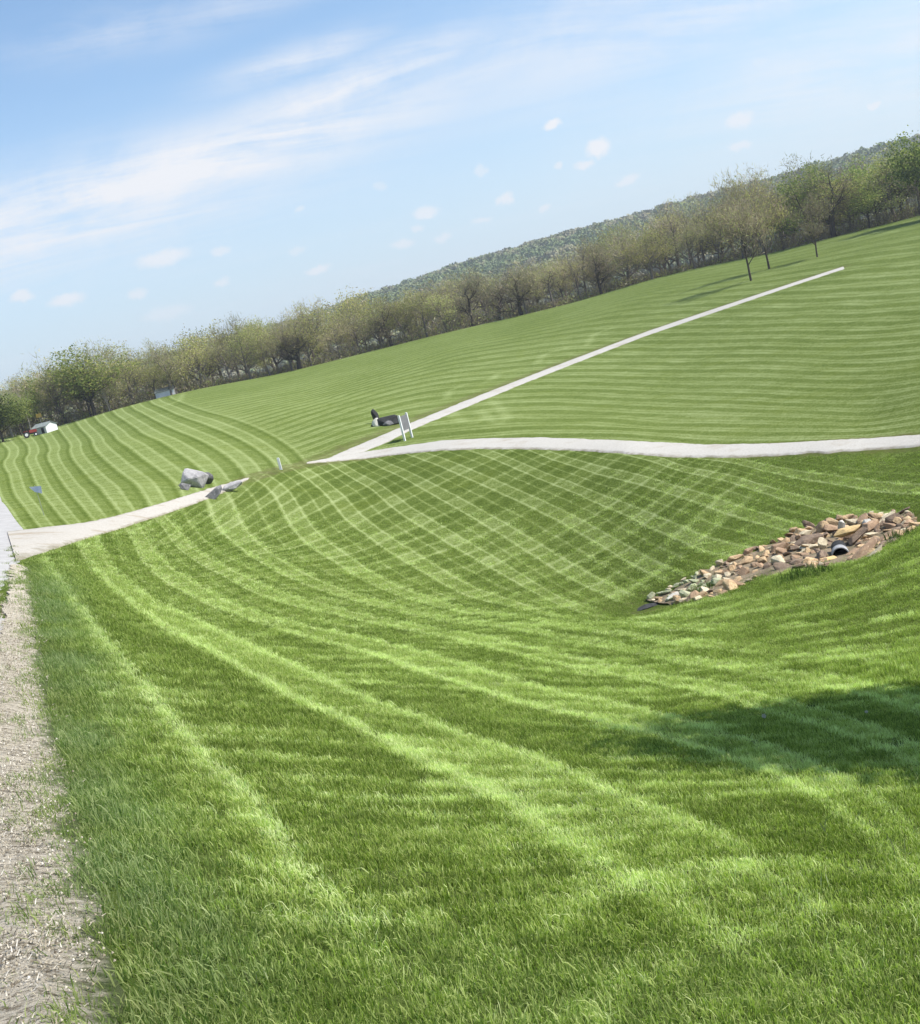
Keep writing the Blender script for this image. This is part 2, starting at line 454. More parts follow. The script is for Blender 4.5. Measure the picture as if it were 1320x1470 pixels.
def height(x, y):
    x = np.asarray(x, float); y = np.asarray(y, float); shp = x.shape
    x = x.ravel(); y = y.ravel()
    d = np.hypot(x, y); a = np.arctan2(x, y)
    de = np.clip(d, 2.4, D_EDGE)
    z = de * GT(feat(a, de))
    wb = smooth((np.abs(a) - .6) / 1.6)                       # behind the photographer: a gentle open field
    z = z * (1 - wb) + (-EYE - .012 * d) * wb
    foot = smooth(d / 2.4)
    z = np.where(d < 2.4, -EYE * (1 - foot) + z * foot, z)
    z = np.where(d > D_EDGE, z - .035 * (d - D_EDGE), z)
    z = z + .015 * np.sin(x * .31 + 1.3) * np.sin(y * .27 + .4) * smooth((d - 20) / 30) 
    return z.reshape(shp)
def H(x, y): return float(height(np.array([x]), np.array([y]))[0])
_DD = np.exp(np.linspace(math.log(2.5), math.log(240), 900))
def hit(u, v, lim=D_EDGE - .5):
    a, t = ray(u, v)
    T = height(_DD * math.sin(a), _DD * math.cos(a)) / _DD
    i = np.where(T > t)[0]
    d = lim
    if len(i) and i[0] > 0:
        i = i[0]; k = (t - T[i - 1]) / (T[i] - T[i - 1]); d = min(lim, _DD[i - 1] + (_DD[i] - _DD[i - 1]) * k)
    elif len(i): d = 2.5
    return (d * math.sin(a), d * math.cos(a))
def at(u, v, d):
    a, t = ray(u, v); return d * math.sin(a), d * math.cos(a), d * t
def P(*pts): return [hit(u, v) for u, v in pts]
def PD(*pts):
    """the same with in-between points every 14 pixels"""
    out = []
    for (a, b), (c, d) in zip(pts[:-1], pts[1:]):
        k = max(1, int(math.hypot(c - a, d - b) / 14))
        out += [hit(a + (c - a) * i / k, b + (d - b) * i / k) for i in range(k)]
    return out + [hit(*pts[-1])]

# roads: their two edges
drive_up = PD((10,763),(60,757),(120,750),(180,737),(240,720),(300,701),(340,690.5),(357,686.5))
drive_lo = PD((24,808),(80,790),(130,772),(180,757),(230,741),(290,720),(330,703),(349,692),(358,687.5))
fork = P((470,658),(520,650))
road_up = PD((441,664.5),(500,652),(560,643),(600,637),(640,632),(700,629),(780,628),(860,631),(950,635),(1020,638),(1100,637),(1200,632),(1260,628),(1320,624))
road_lo = PD((440,666),(520,659),(580,652),(640,647),(700,645),(780,646),(850,649),(900,653),(960,657),(1040,658),(1120,655),(1200,650),(1280,645),(1320,641))
path_up = PD((466,659),(490,648),(540,627),(595,604),(677,571),(765,537),(841,508),(929,475),(1055,433),(1140,405),(1210,382.5))
path_lo = PD((500,657),(525,648),(560,634),(595,616),(677,582),(765,546),(841,516),(929,482),(1055,439),(1140,410),(1212,386.5))
def ext(pts, k=3., end=True):
    (x0, y0), (x1, y1) = (pts[-2], pts[-1]) if end else (pts[1], pts[0])
    L = math.hypot(x1 - x0, y1 - y0)
    p = (x1 + (x1 - x0) / L * k, y1 + (y1 - y0) / L * k)
    return pts + [p] if end else [p] + pts
road_up = ext(road_up, 14); road_lo = ext(road_lo, 14)


def resample(pts, n):
    p = np.array(pts); s = np.r_[0, np.cumsum(np.hypot(*(np.diff(p, axis=0).T)))]
    # smooth with a Catmull-Rom like pass
    q = np.linspace(0, s[-1], n)
    out = np.c_[np.interp(q, s, p[:, 0]), np.interp(q, s, p[:, 1])]
    k = max(1, n // (len(pts) * 3))
    if k > 1:
        pad = np.r_[2 * out[:1] - out[k:0:-1], out, 2 * out[-1:] - out[-2:-k - 2:-1]]
        ker = np.ones(2 * k + 1) / (2 * k + 1)
        out = np.c_[np.convolve(pad[:, 0], ker, 'valid'), np.convolve(pad[:, 1], ker, 'valid')]
    return out
def sheet(name, A, B, mat, n=200, m=9, off=.03, jit=.08, seed=1, smooth_it=True):
    rs = np.random.RandomState(seed)
    a = resample(A, n); b = resample(B, n)
    jn = lambda: np.convolve(rs.normal(0, 1, n + 4), np.ones(5) / 2.2, 'valid') * jit
    t = np.linspace(0, 1, m)
    dirv = b - a; L = np.hypot(*dirv.T)[:, None] + 1e-6; dn = dirv / L
    a = a + dn * jn()[:, None]; b = b + dn * jn()[:, None]
    X = a[:, None, 0] * (1 - t) + b[:, None, 0] * t
    Y = a[:, None, 1] * (1 - t) + b[:, None, 1] * t
    Z = height(X, Y) + off
    Z[:, 0] -= off * 1.6; Z[:, -1] -= off * 1.6
    V = np.c_[X.ravel(), Y.ravel(), Z.ravel()]
    i, j = np.meshgrid(np.arange(n - 1), np.arange(m - 1), indexing='ij'); q = (i * m + j).ravel()
    Fc = np.c_[q, q + 1, q + m + 1, q + m]
    me = mesh_from(name, V, Fc, [mat], True)
    # make the faces look up
    me.update()
    if me.polygons[len(me.polygons) // 2].normal.z < 0: me.flip_normals()
    setattr_f(me, 'edge', np.tile(np.abs(t * 2 - 1), n))
    o = link(name, me)
    return tag(o, kind='structure')

# ------------------------------------------------------------------ mowing passes (each line: pass number, points along it)
A_LINES = [
(0,[(65,805),(84,834),(114,879),(141,913),(165,943),(202,982),(225,1013),(281,1081),(340,1136),(391,1204),(438,1263),(520,1360)]),
(.667,[(114,785),(132,819),(159,849),(196,876),(232,901),(278,926),(323,952),(368,976),(420,1007),(497,1040),(565,1074),(645,1112),(709,1144),(800,1200),(900,1270)]),
(1,[(140,773),(150,804),(178,834),(220,864),(268,885),(317,911),(362,929),(420,958),(467,979),(522,1004),(607,1036),(679,1064),(760,1091),(900,1150),(1040,1210)]),
(1.667,[(199,804),(226,828),(262,849),(293,866),(338,882),(384,898),(461,922),(530,940),(597,964),(658,982),(733,1007),(794,1022),(880,1042)]),
(2,[(199,752),(214,776),(238,810),(278,834),(323,863),(368,882),(476,907),(552,925),(612,940),(673,958),(733,976),(794,993),(940,1027)]),
(2.667,[(222,745),(262,792),(305,819),(338,837),(384,860),(461,878),(521,893),(600,908),(673,925),(733,940),(794,954),(1060,1012)]),
(3.,[(232,740),(268,785),(317,810),(353,828),(420,856),(521,880),(600,897),(700,915),(794,938),(1050,985)]),
(3.667,[(300,722),(345,785),(397,821),(461,849),(521,866),(600,885),(700,900),(900,935),(1100,975),(1240,1000)]),
(4.667,[(390,705),(412,746),(439,782),(476,801),(512,828),(552,849),(594,863),(700,885),(900,915),(1100,940),(1250,950)]),
(5.667,[(430,680),(461,704),(491,743),(521,764),(558,792),(594,813),(630,834),(667,855),(750,875),(950,905)]),
(6.667,[(480,670),(530,698),(558,725),(582,743),(624,767),(661,792),(691,805),(733,831),(776,855)]),
(7.667,[(545,672),(612,705),(658,731),(700,758),(750,790),(800,822),(840,842)]),
(8.667,[(610,662),(664,685),(703,701),(752,722),(800,746),(850,775),(900,805),(940,825)]),
(9.667,[(700,655),(760,681),(830,708),(881,732),(940,762),(1000,790)]),
(10.667,[(787,659),(860,684),(930,699),(978,714),(1040,738)]),
(11.667,[(893,652),(948,665),(1002,678),(1048,690),(1093,705),(1142,720)]),
(12.667,[(1000,662),(1090,676),(1150,690),(1230,700)]),
]
B_LINES = [
(0,[(500,880),(700,872),(778,859),(881,820),(930,793),(987,753),(1027,714),(1100,660)]),
(1,[(480,862),(640,850),(760,818),(830,788),(881,763),(940,720),(990,683),(1030,660)]),
(2,[(400,840),(560,838),(680,812),(760,778),(821,740),(875,708),(905,690),(950,658)]),
(3,[(400,818),(520,812),(600,790),(690,750),(760,712),(820,680),(860,658)]),
(4,[(330,815),(430,800),(540,765),(620,728),(700,690),(770,656)]),
(5,[(300,808),(400,785),(491,750),(570,710),(624,685),(690,656)]),
(6,[(270,800),(330,780),(400,747),(470,708),(530,678),(580,660)]),
(7,[(245,790),(300,762),(350,728),(400,695),(440,675)]),
(8,[(225,780),(262,755),(290,735),(330,712)]),
(-1,[(350,885),(500,893),(700,893),(900,905),(1000,885),(1150,850),(1320,805)]),
(-2,[(200,880),(350,905),(600,915),(900,928),(1100,905),(1320,865)]),
(-3,[(80,905),(200,912),(400,935),(700,945),(1000,952),(1320,915)]),
(-4,[(80,945),(300,955),(700,980),(1100,985),(1320,960)]),
(-5,[(90,985),(300,1000),(700,1020),(1100,1025),(1320,1005)]),
(-6,[(100,1035),(400,1050),(700,1068),(1100,1075),(1320,1055)]),
(-7,[(110,1095),(400,1115),(700,1130),(1000,1130),(1320,1115)]),
(-8,[(120,1165),(400,1190),(700,1195),(1000,1180),(1320,1170)]),
(-9,[(130,1270),(400,1290),(700,1280),(880,1262),(1100,1240),(1320,1235)]),
(-10,[(160,1400),(500,1400),(790,1370),(1000,1330),(1320,1310)]),
]
F_LINES = [
(0,[(27,642),(29,678),(47,729),(53,752)]),
(1,[(40,636),(44,671),(69,715),(95,744)]),
(2,[(60,635),(65,667),(98,715),(116,738)]),
(3,[(89,627),(102,667),(142,711),(171,729)]),
(4,[(113,613),(135,649),(175,682),(218,718)]),
(5,[(138,600),(164,631),(204,656),(262,693)]),
(6,[(167,591),(204,620),(255,649),(300,682)]),
(7,[(193,585),(233,600),(276,627),(316,645),(349,682)]),
(8,[(218,578),(247,595),(309,613),(356,635),(400,662)]),
(9.2,[(245,572),(290,585),(350,600),(400,622),(440,650)]),
]
C_LINES = [
(0,[(520,645),(640,628),(800,618),(1000,625),(1320,615)]),
(3,[(450,640),(600,600),(800,583),(1000,590),(1320,585)]),
(7,[(400,622),(600,560),(800,545),(1000,548),(1320,545)]),
(11,[(350,608),(500,563),(700,520),(900,505),(1100,502),(1320,498)]),
(16,[(300,598),(450,565),(650,500),(900,458),(1100,450),(1320,440)]),
(21,[(270,585),(450,550),(650,490),(900,425),(1100,400),(1320,375)]),
(26,[(900,416),(1100,374),(1290,330)]),
]
def field(lines, lam):
    Fp, V = [], []
    for s, pts in lines:
        for p in pts:
            x, y = hit(*p)
            Fp.append((math.atan2(x, y) * KA, math.log(math.hypot(x, y)))); V.append(s)
    return TPS(np.array(Fp), np.array(V, float), lam)
FA, FB, FF, FC = field(A_LINES, 5e-3), field(B_LINES, 6e-3), field(F_LINES, 6e-2), field(C_LINES, 5e-3)

MARKS_NEAR = [PD((780,1345),(820,1305),(880,1278),(980,1256),(1100,1243),(1220,1250),(1330,1272)), PD((500,1330),(620,1335),(700,1380)), PD((840,1470),(880,1425),(960,1390),(1050,1370))]
MARKS_FAR = [PD((652,588),(652,598),(664,606),(684,607),(700,600)), PD((704,574),(716,584),(728,598),(718,608),(702,603),(690,590)), PD((640,572),(646,560),(668,552)), PD((700,548),(716,536),(742,530)), PD((770,522),(782,508),(812,500)), PD((842,496),(852,480),(880,470)), PD((262,560),(258,575),(238,582)), PD((930,600),(980,595),(1060,602)), PD((1040,330),(1060,352)), PD((1220,345),(1250,335),(1290,332))]
# the line between the near lawns and the fields beyond the drive and road
divide = [(-14.5, 31.0)] + [tuple((np.array(p) + np.array(q)) / 2) for p, q in zip(resample(drive_up, 24), resample(drive_lo, 24))] + \
         [tuple((np.array(p) + np.array(q)) / 2) for p, q in zip(resample(road_up, 30), resample(road_lo, 30))]
_dv = np.array(divide); _da = np.arctan2(_dv[:, 0], _dv[:, 1]); _dd = np.hypot(_dv[:, 0], _dv[:, 1]); _o = np.argsort(_da)
_da, _dd = _da[_o], _dd[_o]
shoulder_edge = P((33,812),(42,870),(52,950),(66,1050),(88,1150),(110,1250),(138,1350),(152,1470))
_se = np.array(shoulder_edge + P((30,806)) + [at(20, 762, 33)[:2], at(0, 700, 60)[:2]])
def grass_margin(x, y):
    """metres to the right of the shoulder's edge"""
    o = np.argsort(_se[:, 1])
    return x - np.interp(y, _se[o, 1], _se[o, 0])
rock_band_up = [(925,862),(1000,826),(1060,797),(1130,768),(1180,752),(1250,742),(1310,735)]
rock_band_lo = [(965,868),(1030,858),(1085,832),(1140,821),(1200,811),(1250,798),(1290,772),(1320,757)]
rb_u, rb_l = resample(P(*rock_band_up), 24), resample(P(*rock_band_lo), 24)
rock_mid = [tuple((a + b) / 2) for a, b in zip(rb_u, rb_l)]
def lawn_data(x, y):
    d = np.hypot(x, y); a = np.arctan2(x, y)
    ft = feat(a, d)
    far = d > np.interp(a, _da, _dd)
    dst = np.abs(d - np.interp(a, _da, _dd))
    sA = FA(ft); sF = FF(ft); sB = FB(ft); sC = FC(ft)
    # left field vs main far field
    lf = smooth((9.6 - sF) / .9)
    s_a = np.where(far, sF, sA)
    w_a = np.where(far, lf * .95, 1.0)
    w_b = np.where(far, lf * .0, .95)
    w_c = np.where(far, (1 - .72 * lf) , 0.0) * (1 - .6 * smooth((d - 110) / 60))
    w_a = w_a * np.where(far, 1, smooth((grass_margin(x, y) - .15) / .5))
    # the near corner at the photographer's feet and the swale are cut the other way
    w_a = w_a * (1 - .75 * smooth((5.2 - d) / 1.6)) * (1 - smooth(sA - 12.9) * (~far))
    w_a = w_a * np.where(~far, 1 - .8 * smooth((-.085 - sA) / .06), 1.)
    w_a = w_a * np.where((~far) & (sA > .4), 1 - .5 * smooth((8.5 - d) / 3.5), 1.)
    w_b = w_b * (1 - .4 * smooth((5 - d) / 2)) * np.where(far, 1, smooth((grass_margin(x, y) + .0) / .6))
    w_b = w_b * np.where((~far) & (d > 30), np.where(a > .22, 1 - smooth((a - .22) / .08), 1.), 1.)
    rk = smooth((2.2 - dist_seg(x, y, rock_mid)) / .8)
    # right hand spur: only the cross cut shows
    spur = (~far) * smooth((a - .17) / .1) * smooth((sA - 4.2) / 1.2) * (d < 29)
    w_a = w_a * (1 - spur) * (1 - rk); w_b = w_b * (1 - rk)
    return s_a, sB, sC, w_a, w_b, w_c, far, dst

# ------------------------------------------------------------------ the ground sheet
def build_ground():
    az = np.r_[np.radians(np.arange(-180, -34, 3.0)), np.radians(np.arange(-34, -29, .5)), np.radians(np.arange(-29, 29.001, .14)),
               np.radians(np.arange(29.5, 34, .5)), np.radians(np.arange(34, 179, 3.0))]
    rr = np.r_[np.array([.3, .8, 1.3, 1.8]), np.exp(np.linspace(math.log(2.2), math.log(187), 520)), np.array([187.5, 190, 200, 220, 260, 330, 450, 620, 900, 1400, 2200, 3500])]
    na, nr = len(az), len(rr)
    Aa, R = np.meshgrid(az, rr)
    X = R * np.sin(Aa); Y = R * np.cos(Aa)
    Z = height(X, Y)
    Z = np.where(R > 330, np.maximum(Z, -9.0), Z)
    Z = np.where(R > 700, -9, Z)
    V = np.c_[X.ravel(), Y.ravel(), Z.ravel()]
    V = np.r_[V, [[0, 0, -EYE]]]
    i, j = np.meshgrid(np.arange(nr - 1), np.arange(na), indexing='ij')
    j2 = (j + 1) % na
    Fc = np.c_[(i * na + j).ravel(), ((i + 1) * na + j).ravel(), ((i + 1) * na + j2).ravel(), (i * na + j2).ravel()].tolist()
    c = len(V) - 1
    Fc += [[c, k, (k + 1) % na] for k in range(na)]
    me = mesh_from('ground', V, Fc, [M_LAWN], True)
    if me.polygons[1000].normal.z < 0: me.flip_normals()
    x, y = V[:, 0], V[:, 1]
    s_a, s_b, s_c, w_a, w_b, w_c, far, dst = lawn_data(x, y)
    for n, v in (('mow_a', s_a), ('mow_b', s_b), ('mow_c', s_c), ('w_a', w_a), ('w_b', w_b), ('w_c', w_c)):
        setattr_f(me, n, v)
    d = np.hypot(x, y)
    setattr_f(me, 'far', far * 1.0)
    setattr_f(me, 'wood', smooth((d - 186) / 2))
    pm = [tuple((a + b) / 2) for a, b in zip(resample(path_up, 30), resample(path_lo, 30))]
    dry = .75 * smooth((2.6 - dist_seg(x, y, [tuple(p) for p in resample(path_up, 30)])) / 2.2) * far
    dry = np.maximum(dry, .6 * smooth((3.2 - dist_seg(x, y, rock_mid)) / 1.4) * (~far))
    dry = np.maximum(dry, .75 * smooth((2.2 - dst) / 1.0) * (d > 30))
    setattr_f(me, 'dry', dry)
    setattr_f(me, 'thatch', .85 * smooth((20 - d) / 12) * (~far))
    mk = np.zeros(len(x))
    for q in MARKS_FAR: mk = np.maximum(mk, smooth(1 - dist_seg(x, y, q) / .75))
    setattr_f(me, 'mark', mk)
    o = link('ground', me)
    tag(o, kind='structure')
build_ground()

sheet('gravel_drive', drive_up, drive_lo, M_DRIVE, 320, 15, .035, .05, 3)
sheet('gravel_road', road_up, road_lo, M_GRAVEL, 420, 13, .045, .06, 4)
sheet('gravel_path', path_up, path_lo, M_GRAVEL, 420, 7, .036, .035, 5)

# paved road on the left, straight away from the photographer
pv = P((0,920),(10,862),(17,812),(20,765),(4,730),(0,716))
e0, e1 = np.array(pv[0]), np.array(pv[2])
dr = (e1 - e0) / np.hypot(*(e1 - e0))
rd_r = [tuple(e0 - dr * 22), tuple(e0 - dr * 9), tuple(e0)] + pv[1:4]
dr2 = np.array([-.375, .927])
last = np.array(pv[3])
rd_r += [tuple(last + dr2 * k) for k in (6, 20, 50, 90, 145)]
rd_r = [(x + .5, y) for x, y in rd_r]
rd_l = [(x - 6.8, y - 2.2) for x, y in rd_r]
sheet('paved_road', rd_l, rd_r, M_PAVED, 300, 9, .02, .0, 6)
# grit shoulder between pavement and grass
sh_r = list(shoulder_edge)
sh_l = [tuple(np.array(p)) for p in resample([pv[2], pv[1], pv[0], tuple(e0 - dr * 4), tuple(e0 - dr * 9), tuple(e0 - dr * 11)], 12)]
sh_l = [(x - .0, y) for x, y in sh_l]
sh_r = [(x + .06, y) for x, y in ext(sh_r, 3.5)]
_sh = sheet('gravel_shoulder', sh_l, sh_r, M_SHOULDER, 420, 60, .028, .05, 7)
setattr_f(_sh.data, 'grassy', np.tile(np.clip((np.linspace(0, 1, 60) - .35) / .65, 0, 1), 420))

# ------------------------------------------------------------------ grass blades
rng = np.random.RandomState(11)
def vnoise(x, y, s, seed=0):
    x = x * s; y = y * s
    xi, yi = np.floor(x).astype(int), np.floor(y).astype(int)
    fx, fy = smooth(x - xi), smooth(y - yi)
    def h(a, b):
        n = (a * 374761393 + b * 668265263 + seed * 974711) & 0x7fffffff
        n = ((n ^ (n >> 13)) * 1274126177) & 0x7fffffff
        return ((n ^ (n >> 16)) & 0xffff) / 65535.
    return (h(xi, yi) * (1 - fx) + h(xi + 1, yi) * fx) * (1 - fy) + (h(xi, yi + 1) * (1 - fx) + h(xi + 1, yi + 1) * fx) * fy
def fract(s): return s - np.floor(s)
def mow_np(s, wid, s0, s1, band):  # same stripes for the blades, the bent grass's reflection put into their tint
    f = fract(s)
    def line(c):
        a = np.abs((f - c + .5) % 1.0 - .5)
        return smooth(1 - a / (wid * 1.8))
    return np.maximum(line(0) * s0, line(.667) * s1) + (f > .667) * band

def blade_clump(rs, nb, rad, h0, wid, lean, segs=2):
    V, Fc, bv, bh = [], [], [], []
    for _ in range(nb):
        r = rad * math.sqrt(rs.rand()); t = rs.rand() * 6.283
        bx, by = r * math.cos(t), r * math.sin(t)
        h = h0 * rs.uniform(.55, 1.2); w = wid * rs.uniform(.7, 1.3)
        yaw = rs.rand() * 6.283; ld = rs.rand() * 6.283; ln = lean * rs.uniform(.1, 1.0) * h
        cx, cy = math.cos(yaw) * w / 2, math.sin(yaw) * w / 2
        lx, ly = math.cos(ld) * ln, math.sin(ld) * ln
        b = len(V)
        V += [(bx - cx, by - cy, -.01), (bx + cx, by + cy, -.01)]
        kx, ky, kz = bx + lx * .35, by + ly * .35, h * .6
        V += [(kx - cx * .8, ky - cy * .8, kz), (kx + cx * .8, ky + cy * .8, kz)]
        V += [(bx + lx, by + ly, h * (1 - .25 * (ln / h) ** 2))]
        Fc += [(b, b + 1, b + 3, b + 2), (b + 2, b + 3, b + 4)]
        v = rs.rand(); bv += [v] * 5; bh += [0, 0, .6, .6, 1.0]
    return V, Fc, bv, bh

def scatter_object(name, clumps, pts, attrs, mat, rot, scl, vidx, kind='stuff'):
    """one object: clump meshes and scatter points live in its own mesh, its modifier plants the clumps on the points"""
    V, Fc, grp, bv, bh = [], [], [], [], []
    for k, (v, f, a, b) in enumerate(clumps):
        o = len(V); V += v; Fc += [tuple(i + o for i in q) for q in f]; grp += [k] * len(v); bv += a; bh += b
    nv = len(V); npnt = len(pts)
    V = V + [tuple(p) for p in pts]
    me = bpy.data.meshes.new(name); me.from_pydata(V, [], Fc); me.materials.append(mat)
    def put(n, first, second, typ='FLOAT'):
        a = me.attributes.new(n, typ, 'POINT')
        if typ == 'FLOAT_VECTOR':
            a.data.foreach_set('vector', np.r_[np.zeros((nv, 3)), second].astype(np.float32).ravel())
        else:
            a.data.foreach_set('value', np.r_[np.array(first), np.array(second)].astype(np.float32 if typ == 'FLOAT' else np.int32))
    put('variant', grp, vidx, 'INT')
    put('is_point', np.zeros(nv), np.ones(npnt))
    put('blade_v', bv, np.zeros(npnt)); put('blade_h', bh, np.zeros(npnt))
    for n, v in attrs.items(): put(n, np.zeros(nv), v)
    put('rot', None, rot, 'FLOAT_VECTOR'); put('scl', None, scl, 'FLOAT_VECTOR')
    o = link(name, me)
    ng = bpy.data.node_groups.new(name + '_planting', 'GeometryNodeTree')
    ng.interface.new_socket('Geometry', in_out='INPUT', socket_type='NodeSocketGeometry')
    ng.interface.new_socket('Geometry', in_out='OUTPUT', socket_type='NodeSocketGeometry')
    N = NT(ng)
    gi, go = N.n('NodeGroupInput'), N.n('NodeGroupOutput')
    def na(n, typ='FLOAT'):
        a = N.n('GeometryNodeInputNamedAttribute', data_type=typ); a.inputs['Name'].default_value = n; return a.outputs[0]
    sp = N.n('GeometryNodeSeparateGeometry', domain='POINT'); N.link(gi.outputs[0], sp.inputs[0])
    cmpn = N.n('FunctionNodeCompare', data_type='FLOAT', operation='GREATER_THAN'); N.link(na('is_point'), cmpn.inputs[0]); cmpn.inputs[1].default_value = .5
    N.link(cmpn.outputs[0], sp.inputs[1])
    si = N.n('GeometryNodeSplitToInstances', domain='POINT'); N.link(sp.outputs[1], si.inputs[0]); N.link(na('variant', 'INT'), si.inputs['Group ID'])
    m2p = N.n('GeometryNodeMeshToPoints'); N.link(sp.outputs[0], m2p.inputs[0])
    ip = N.n('GeometryNodeInstanceOnPoints'); N.link(m2p.outputs[0], ip.inputs['Points']); N.link(si.outputs[0], ip.inputs['Instance'])
    ip.inputs['Pick Instance'].default_value = True
    N.link(na('variant', 'INT'), ip.inputs['Instance Index'])
    e2r = N.n('FunctionNodeEulerToRotation'); N.link(na('rot', 'FLOAT_VECTOR'), e2r.inputs[0])
    N.link(e2r.outputs[0], ip.inputs['Rotation']); N.link(na('scl', 'FLOAT_VECTOR'), ip.inputs['Scale'])
    N.link(ip.outputs[0], go.inputs[0])
    md = o.modifiers.new('planting', 'NODES'); md.node_group = ng
    tag(o, kind=kind)
    return o

def in_poly(x, y, poly):
    r = np.zeros(len(x), bool); j = len(poly) - 1
    for i in range(len(poly)):
        xi, yi = poly[i]; xj, yj = poly[j]
        if yi != yj: r ^= ((yi > y) != (yj > y)) & (x < (xj - xi) * (y - yi) / (yj - yi) + xi)
        j = i
    return r
def build_grass():
    rs = np.random.RandomState(5)
    clumps = [blade_clump(rs, 28, .075, .038, .0040, .8) for _ in range(10)]
    clumps += [blade_clump(rs, 24, .09, .060, .0045, .95) for _ in range(4)]          # rougher, longer
    n = 760000
    d = np.exp(rs.uniform(math.log(2.4), math.log(44), n)); a = rs.uniform(-.60, .60, n)
    # density per square metre wanted, as a share of what log-polar sampling gives
    want = np.interp(d, [2.4, 6, 10, 16, 25, 36, 44], [520, 430, 290, 190, 95, 36, 0])
    have = n / (math.log(44 / 2.4) * 1.2) / d ** 2
    keep = rs.rand(n) < want / have
    vis = np.abs(a) < .60
    d, a = d[keep & vis], a[keep & vis]
    x, y = d * np.sin(a), d * np.cos(a)
    s_a, s_b, s_c, w_a, w_b, w_c, far, dst = lawn_data(x, y)
    gm = grass_margin(x, y)
    ragged = gm - (.04 - .5 * (vnoise(x, y, 3.1, 3) ** 2)) + rs.normal(0, .14, len(x)) * (d < 25)
    ok = (~far) & ~in_poly(x, y, drive_up + drive_lo[::-1]) & (ragged > 0) & (dst > 1.6 * (d > 27)) & (dist_seg(x, y, rock_mid) > .95)
    x, y, d, a = x[ok], y[ok], d[ok], a[ok]; s_a, s_b, w_a, w_b, gm = s_a[ok], s_b[ok], w_a[ok], w_b[ok], gm[ok]
    n = len(x); print('grass clumps', n)
    z = height(x, y)
    j = (vnoise(x, y, 1.1, 5) - .5) * .03 + (vnoise(x, y, 4.0, 8) - .5) * .03
    gf = smooth((d - 22) / 6)
    pa = (mow_np(s_a + j, .033, .74, .84, .24) + .38 * gf * smooth(1 - np.abs(fract(s_a + j) - .33) / .05)) * w_a
    sb2 = s_b + 5 * j
    pb = (mow_np(sb2, .046, .48, .58, .10) + .46 * smooth(1 - np.abs(fract(sb2) - .33) / .09)) * w_b * np.interp(vnoise(x, y, .9, 9), [.2, .8], [.25, 1.25])
    blot = (vnoise(x, y, .5, 4) - .5) * .18 + (vnoise(x, y, 1.9, 6) - .5) * .18 + (vnoise(x, y, 6., 7) - .5) * .26
    blot = blot + .10 * smooth(1 - np.abs(s_a - .0) / .10) * w_a
    for arc in MARKS_NEAR: blot = blot + .42 * smooth(1 - dist_seg(x, y, arc) / .17) * (vnoise(x, y, 4., 17) * .7 + .5)
    tint = .19 + pa + pb + blot + rs.normal(0, .05, n)
    margin = smooth((.75 + .02 * d - gm) / (.7 + .01 * d)) * smooth((26 - d) / 8)
    cool = np.clip(margin * (.1 + .9 * vnoise(x, y, 2.0, 12)), 0, .75)
    cool = np.maximum(cool, .55 * smooth((4.8 - d) / 1.4) * (vnoise(x, y, .9, 21)))
    dry = .25 * smooth((.45 - gm) / .5) + .10 * (vnoise(x, y, 3.0, 30) > .72) + .03
    lod = np.interp(d, [2.4, 8, 20, 44], [1, 1.05, 1.5, 2.6])
    hs = np.interp(d, [2.4, 12, 44], [1, 1.0, 1.0]) * rs.uniform(.75, 1.2, n) * (1 + .25 * (vnoise(x, y, 5, 15) - .5)) * (1 + .15 * margin * (d < 20)) * np.interp(d, [2.5, 5, 9], [.82, .9, 1.0])
    weed = smooth((vnoise(x, y, .8, 44) - .8) / .1) * 0
    wpatch = np.exp(-(np.hypot(x - 5.6, y - 14.4) / 1.3) ** 2) + np.exp(-(np.hypot(x - 6.8, y - 14.6) / 1.2) ** 2)
    hs = hs * (1 + 1.6 * np.clip(wpatch, 0, 1) * (rs.rand(n) < .6))
    tall = (rs.rand(n) < .06 + .22 * margin) | (rs.rand(n) < .15 * (d < 5))
    vi = np.where(tall, rs.randint(10, 14, n), rs.randint(0, 10, n))
    # blades lean with the pass they were cut in
    fa = fract(s_a); lean = np.where(fa > .667, .22, -.12) * w_a
    rot = np.c_[lean * .6 + rs.normal(0, .16, n), -lean * .4 + rs.normal(0, .16, n), rs.uniform(0, 6.283, n) ]
    scl = np.c_[lod, lod, hs]
    scatter_object('grass', clumps, np.c_[x, y, z], {'tint': tint, 'dry': dry, 'cool': cool}, M_BLADE, rot, scl, vi)
build_grass()

